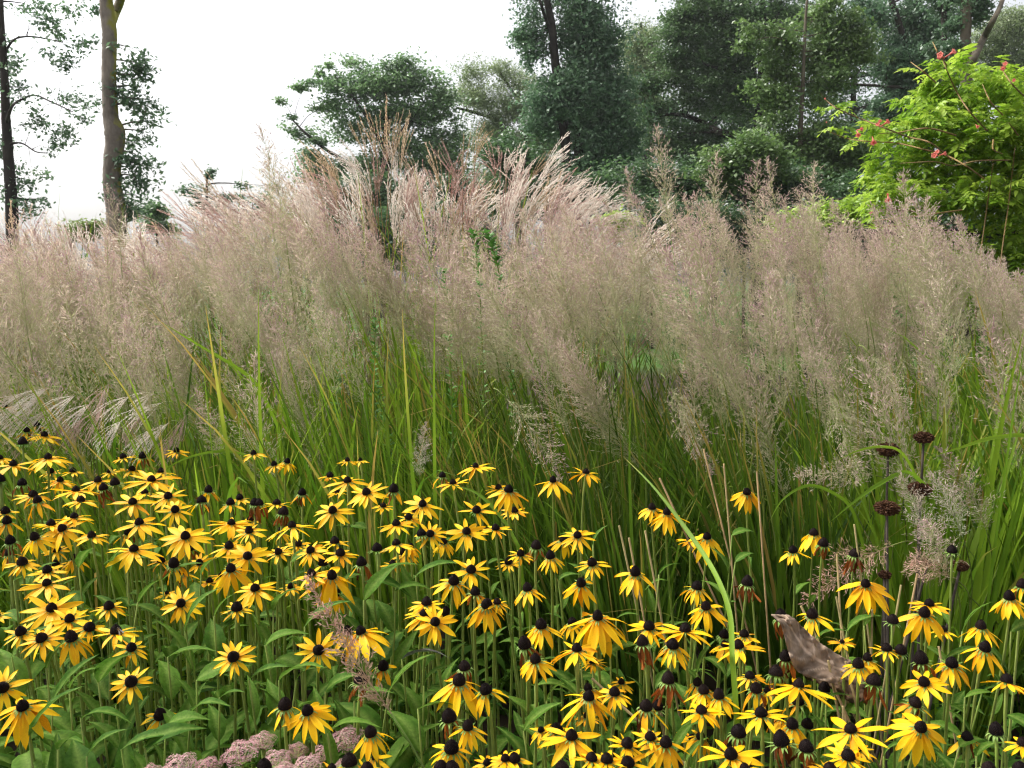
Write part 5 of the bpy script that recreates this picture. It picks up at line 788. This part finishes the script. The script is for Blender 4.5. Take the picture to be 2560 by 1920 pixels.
for x, y, dx, dy, L in [(1185, 375, -75, -30, 78), (1190, 368, 62, -45, 72), (1160, 370, -30, 5, 50), (1580, 435, -25, -40, 56), (1575, 432, -55, 25, 58), (1640, 520, -40, -5, 42), (770, 815, -45, -30, 52), (775, 812, 55, -40, 66), (765, 795, 5, -35, 38), (625, 835, 35, -5, 48), (622, 838, 2, 62, 62), (722, 880, -5, 70, 72), (1145, 1005, -70, -8, 72), (1140, 1000, -15, -45, 52), (1150, 1000, 50, -18, 52), (1385, 800, 18, 35, 42), (820, 1245, -14, 78, 78), (815, 1255, 8, -6, 30), (715, 1368, -25, 4, 28), (710, 1366, 22, -3, 26), (415, 640, 4, -16, 22), (425, 790, 2, -16, 18)]:
    p = at(*zp(Z4, x, y), VD - .86); q = at(*zp(Z4, x + dx, y + dy), VD - .90); dr = (q - p).normalized()
    part(vine, 'trumpet_flower', TR, Matrix.Translation(p) @ frame(dr + Vector((0, -.35, 0))) @ Matrix.Diagonal((L * sc_ * .34, L * sc_ * .34, L * sc_ * .8, 1)), base=vine.location)
def box(mb, a, b):
    (x0, y0, z0), (x1, y1, z1) = a, b; mb.add([(x0, y0, z0), (x1, y0, z0), (x1, y1, z0), (x0, y1, z0), (x0, y0, z1), (x1, y0, z1), (x1, y1, z1), (x0, y1, z1)], [(0, 3, 2, 1), (4, 5, 6, 7), (0, 1, 5, 4), (1, 2, 6, 5), (2, 3, 7, 6), (3, 0, 4, 7)], lichen=0)
tl = at(*zp(Z4, 520, 1510), VD + .1); tr_ = at(*zp(Z4, 1900, 1470), VD + .1); pc = at(2236, 700, VD + .1); tre = root('trellis', (pc.x, VD + .1, 0), 'weathered dark wooden trellis carrying the trumpet vine', 'trellis')
zr = tl.z
def bevel(o, w):
    m = o.modifiers.new('edge', 'BEVEL'); m.width = w; m.segments = 2; return o
mb = MB(); box(mb, (tl.x, VD + .04, zr - .035), (tr_.x, VD + .14, zr + .035)); bevel(part(tre, 'rail', mb.build('rail', M_wood, False), base=tre.location), .008)
for xo in (0, 1.35): mb = MB(); box(mb, (pc.x + xo - .045, VD + .145, -.1), (pc.x + xo + .045, VD + .235, zr + .25)); bevel(part(tre, 'post', mb.build('post', M_wood, False), base=tre.location), .008)
for zo in (.45, .85): mb = MB(); box(mb, (tl.x + .3, VD + .05, zo - .03), (tr_.x, VD + .14, zo + .03)); bevel(part(tre, 'rail', mb.build('rail', M_wood, False), base=tre.location), .008)
# green leafy shoots rising through the grass
MG = leafmat('boxy_shoot', (.07, .20, .03), (.15, .34, .07), .3, .5, .3, attr='tint', nscale=9, namt=.2, obj_rand=False)
def spire(px0, py0, px1, py1, d, label, n=90, s=.028):
    b = at(px0, py0, d); t = at(px1, py1, d); g = Vector((b.x + (b.x - t.x) * .3, d + .05, 0)); rt = root('leafy_spire', g, label, 'plant', 'leafy shoots rising through the grass'); P = bez(g, g + Vector((0, 0, b.z * .6)), b, t, 12); V, Fc = tube(P, [.004, .0015], 5); part(rt, 'stem', mesh('stem', V, Fc, M_stem))
    n = int(n * 1.7); u = 12 * (.35 + .65 * RS.rand(n) ** .8); PP = np.array(P); C = np.stack([np.interp(u, range(13), PP[:, q]) for q in range(3)], 1); az = RS.rand(n) * 6.28; Rm = np.array([np.array(Matrix.Rotation(a, 3, 'Z') @ Matrix.Rotation(-RS.uniform(.1, .9), 3, 'Y')) for a in az]); V, Fc = scatter(LEAFQ, LEAFF, Rm, RS.uniform(.7, 1.3, n) * s, C)
    part(rt, 'foliage', mesh('foliage', V, Fc, MG, {'tint': np.repeat(RS.rand(n), 4)}))
spire(1275, 680, 1215, 580, 2.75, 'bright green leafy shoot before the white plumes at the centre', 110, .026); spire(1205, 640, 1180, 575, 2.8, 'smaller green leafy shoot left of the brighter one at the centre', 60, .024)
spire(1125, 740, 1110, 670, 2.7, 'faint green shoot inside the reed plumes left of centre', 50, .024); spire(930, 900, 940, 800, 2.85, 'green leafy shoot low inside the grass left of centre', 45, .024); spire(830, 1160, 850, 930, 2.95, 'dark leafy shoot behind the blades at left', 60, .026); spire(980, 1100, 940, 960, 2.95, 'dark leafy shoot behind blades, right of another like it', 50, .026)
spire(2240, 790, 2235, 690, 3.6, 'green leafy shoot climbing the dark trellis post', 70, .045); spire(2490, 850, 2500, 740, 3.4, 'green leafy shoot by the right edge among plumes', 80, .045)
# ------------------------------------------------------------------ ground, light, camera
def ground():
    m, nt, N = nodes('ground_soil_lawn'); L = nt.links.new; tc = N('ShaderNodeTexCoord'); nz = N('ShaderNodeTexNoise'); nz.inputs['Scale'].default_value = 3.; nz.inputs['Detail'].default_value = 8; L(tc.outputs['Object'], nz.inputs['Vector'])
    a = N('ShaderNodeAttribute', attribute_name='lawn'); soil = N('ShaderNodeMix', data_type='RGBA'); soil.inputs[6].default_value = rgba((.022, .016, .011)); soil.inputs[7].default_value = rgba((.055, .042, .028)); L(nz.outputs['Fac'], soil.inputs[0])
    lw = N('ShaderNodeMix', data_type='RGBA'); lw.inputs[6].default_value = rgba((.03, .07, .012)); lw.inputs[7].default_value = rgba((.07, .125, .026)); L(nz.outputs['Fac'], lw.inputs[0])
    mx = N('ShaderNodeMix', data_type='RGBA'); L(a.outputs['Fac'], mx.inputs[0]); L(soil.outputs[2], mx.inputs[6]); L(lw.outputs[2], mx.inputs[7])
    p = N('ShaderNodeBsdfPrincipled'); p.inputs['Roughness'].default_value = 1; p.inputs['Specular IOR Level'].default_value = .1; L(mx.outputs[2], p.inputs['Base Color']); bp = N('ShaderNodeBump'); bp.inputs['Distance'].default_value = .02; L(nz.outputs['Fac'], bp.inputs['Height']); L(bp.outputs[0], p.inputs['Normal']); L(p.outputs[0], N('ShaderNodeOutputMaterial').inputs[0])
    xs = np.concatenate([[-220, -60], np.linspace(-20, 20, 41), [60, 220]]); ys = np.concatenate([[-60, -10], np.linspace(-2, 30, 65), [60, 300]]); X, Y = np.meshgrid(xs, ys); Z = np.where((np.abs(X) < 19) & (Y > -2) & (Y < 6), .025 * np.sin(X * 3.1 + Y) * np.cos(Y * 2.3), 0); nx = len(xs)
    Fc = [(j * nx + i, j * nx + i + 1, (j + 1) * nx + i + 1, (j + 1) * nx + i) for j in range(len(ys) - 1) for i in range(nx - 1)]
    o = bpy.data.objects.new('ground', mesh('ground', np.stack([X.ravel(), Y.ravel(), Z.ravel()], 1), np.array(Fc), m, {'lawn': np.clip((Y.ravel() - 11) / 1.5, 0, 1)})); col.objects.link(o); setp(o, 'dark soil of the flower bed with lawn beyond', 'ground', None, 'structure')
ground()
HZ = MB(); HZ.add([(x, y, z) for z in (-1.2, 21.) for x, y in ((-225, -64), (225, -64), (225, 305), (-225, 305))], [(0, 3, 2, 1), (4, 5, 6, 7), (0, 1, 5, 4), (1, 2, 6, 5), (2, 3, 7, 6), (3, 0, 4, 7)])
mh, nth, Nh = nodes('haze_air'); pv = Nh('ShaderNodeVolumePrincipled'); pv.inputs['Color'].default_value = (.95, .97, 1, 1); pv.inputs['Density'].default_value = .0006; pv.inputs['Anisotropy'].default_value = .3; nth.links.new(pv.outputs[0], Nh('ShaderNodeOutputMaterial').inputs['Volume'])
hz = bpy.data.objects.new('haze', HZ.build('haze', mh, False)); col.objects.link(hz); setp(hz, 'thin pale haze in the air between garden and trees', 'haze', None, 'stuff')
SUN_EL, SUN_AZ = R(52), R(-65)                                        # azimuth from +Y, negative to the left
w = bpy.data.worlds.new('World'); sc.world = w; w.use_nodes = True; nt = w.node_tree; nt.nodes.clear()
sky = nt.nodes.new('ShaderNodeTexSky'); sky.sky_type = 'NISHITA'; sky.sun_disc = False; sky.sun_elevation = SUN_EL; sky.sun_rotation = SUN_AZ; sky.air_density = 1.0; sky.dust_density = 6.0; sky.ozone_density = 1.0
hs = nt.nodes.new('ShaderNodeHueSaturation'); hs.inputs['Saturation'].default_value = .22; hs.inputs['Value'].default_value = 1.0
bg = nt.nodes.new('ShaderNodeBackground'); bg.inputs['Strength'].default_value = .132; ow = nt.nodes.new('ShaderNodeOutputWorld')
nt.links.new(sky.outputs[0], hs.inputs['Color']); nt.links.new(hs.outputs[0], bg.inputs['Color']); nt.links.new(bg.outputs[0], ow.inputs[0])
sl = bpy.data.lights.new('sun', 'SUN'); sl.energy = 1.4; sl.angle = R(20); sl.color = (1, .965, .91); so = bpy.data.objects.new('sun', sl); col.objects.link(so)
sd = Vector((math.sin(SUN_AZ) * math.cos(SUN_EL), math.cos(SUN_AZ) * math.cos(SUN_EL), math.sin(SUN_EL))); so.rotation_euler = sd.to_track_quat('Z', 'Y').to_euler()
cd = bpy.data.cameras.new('camera'); cam = bpy.data.objects.new('camera', cd); col.objects.link(cam); cam.location = CAM; cam.rotation_euler = (math.pi / 2 - PITCH, 0, 0)
cd.sensor_width = 36; cd.lens = 36 * F / 2560; cd.clip_start = .02; cd.clip_end = 3000; cd.dof.use_dof = True; cd.dof.focus_distance = 1.6; cd.dof.aperture_fstop = 20
sc.camera = cam; sc.cycles.filter_width = 1.2
vs_ = sc.view_settings; vs_.view_transform = 'Standard'; vs_.look = 'None'; vs_.gamma = 1; vs_.exposure = 1.22
sc.cycles.max_bounces = 8; sc.cycles.volume_bounces = 0; sc.cycles.diffuse_bounces = 4; sc.cycles.transmission_bounces = 4; sc.cycles.use_denoising = True; sc.cycles.use_adaptive_sampling = True; sc.cycles.adaptive_threshold = .02
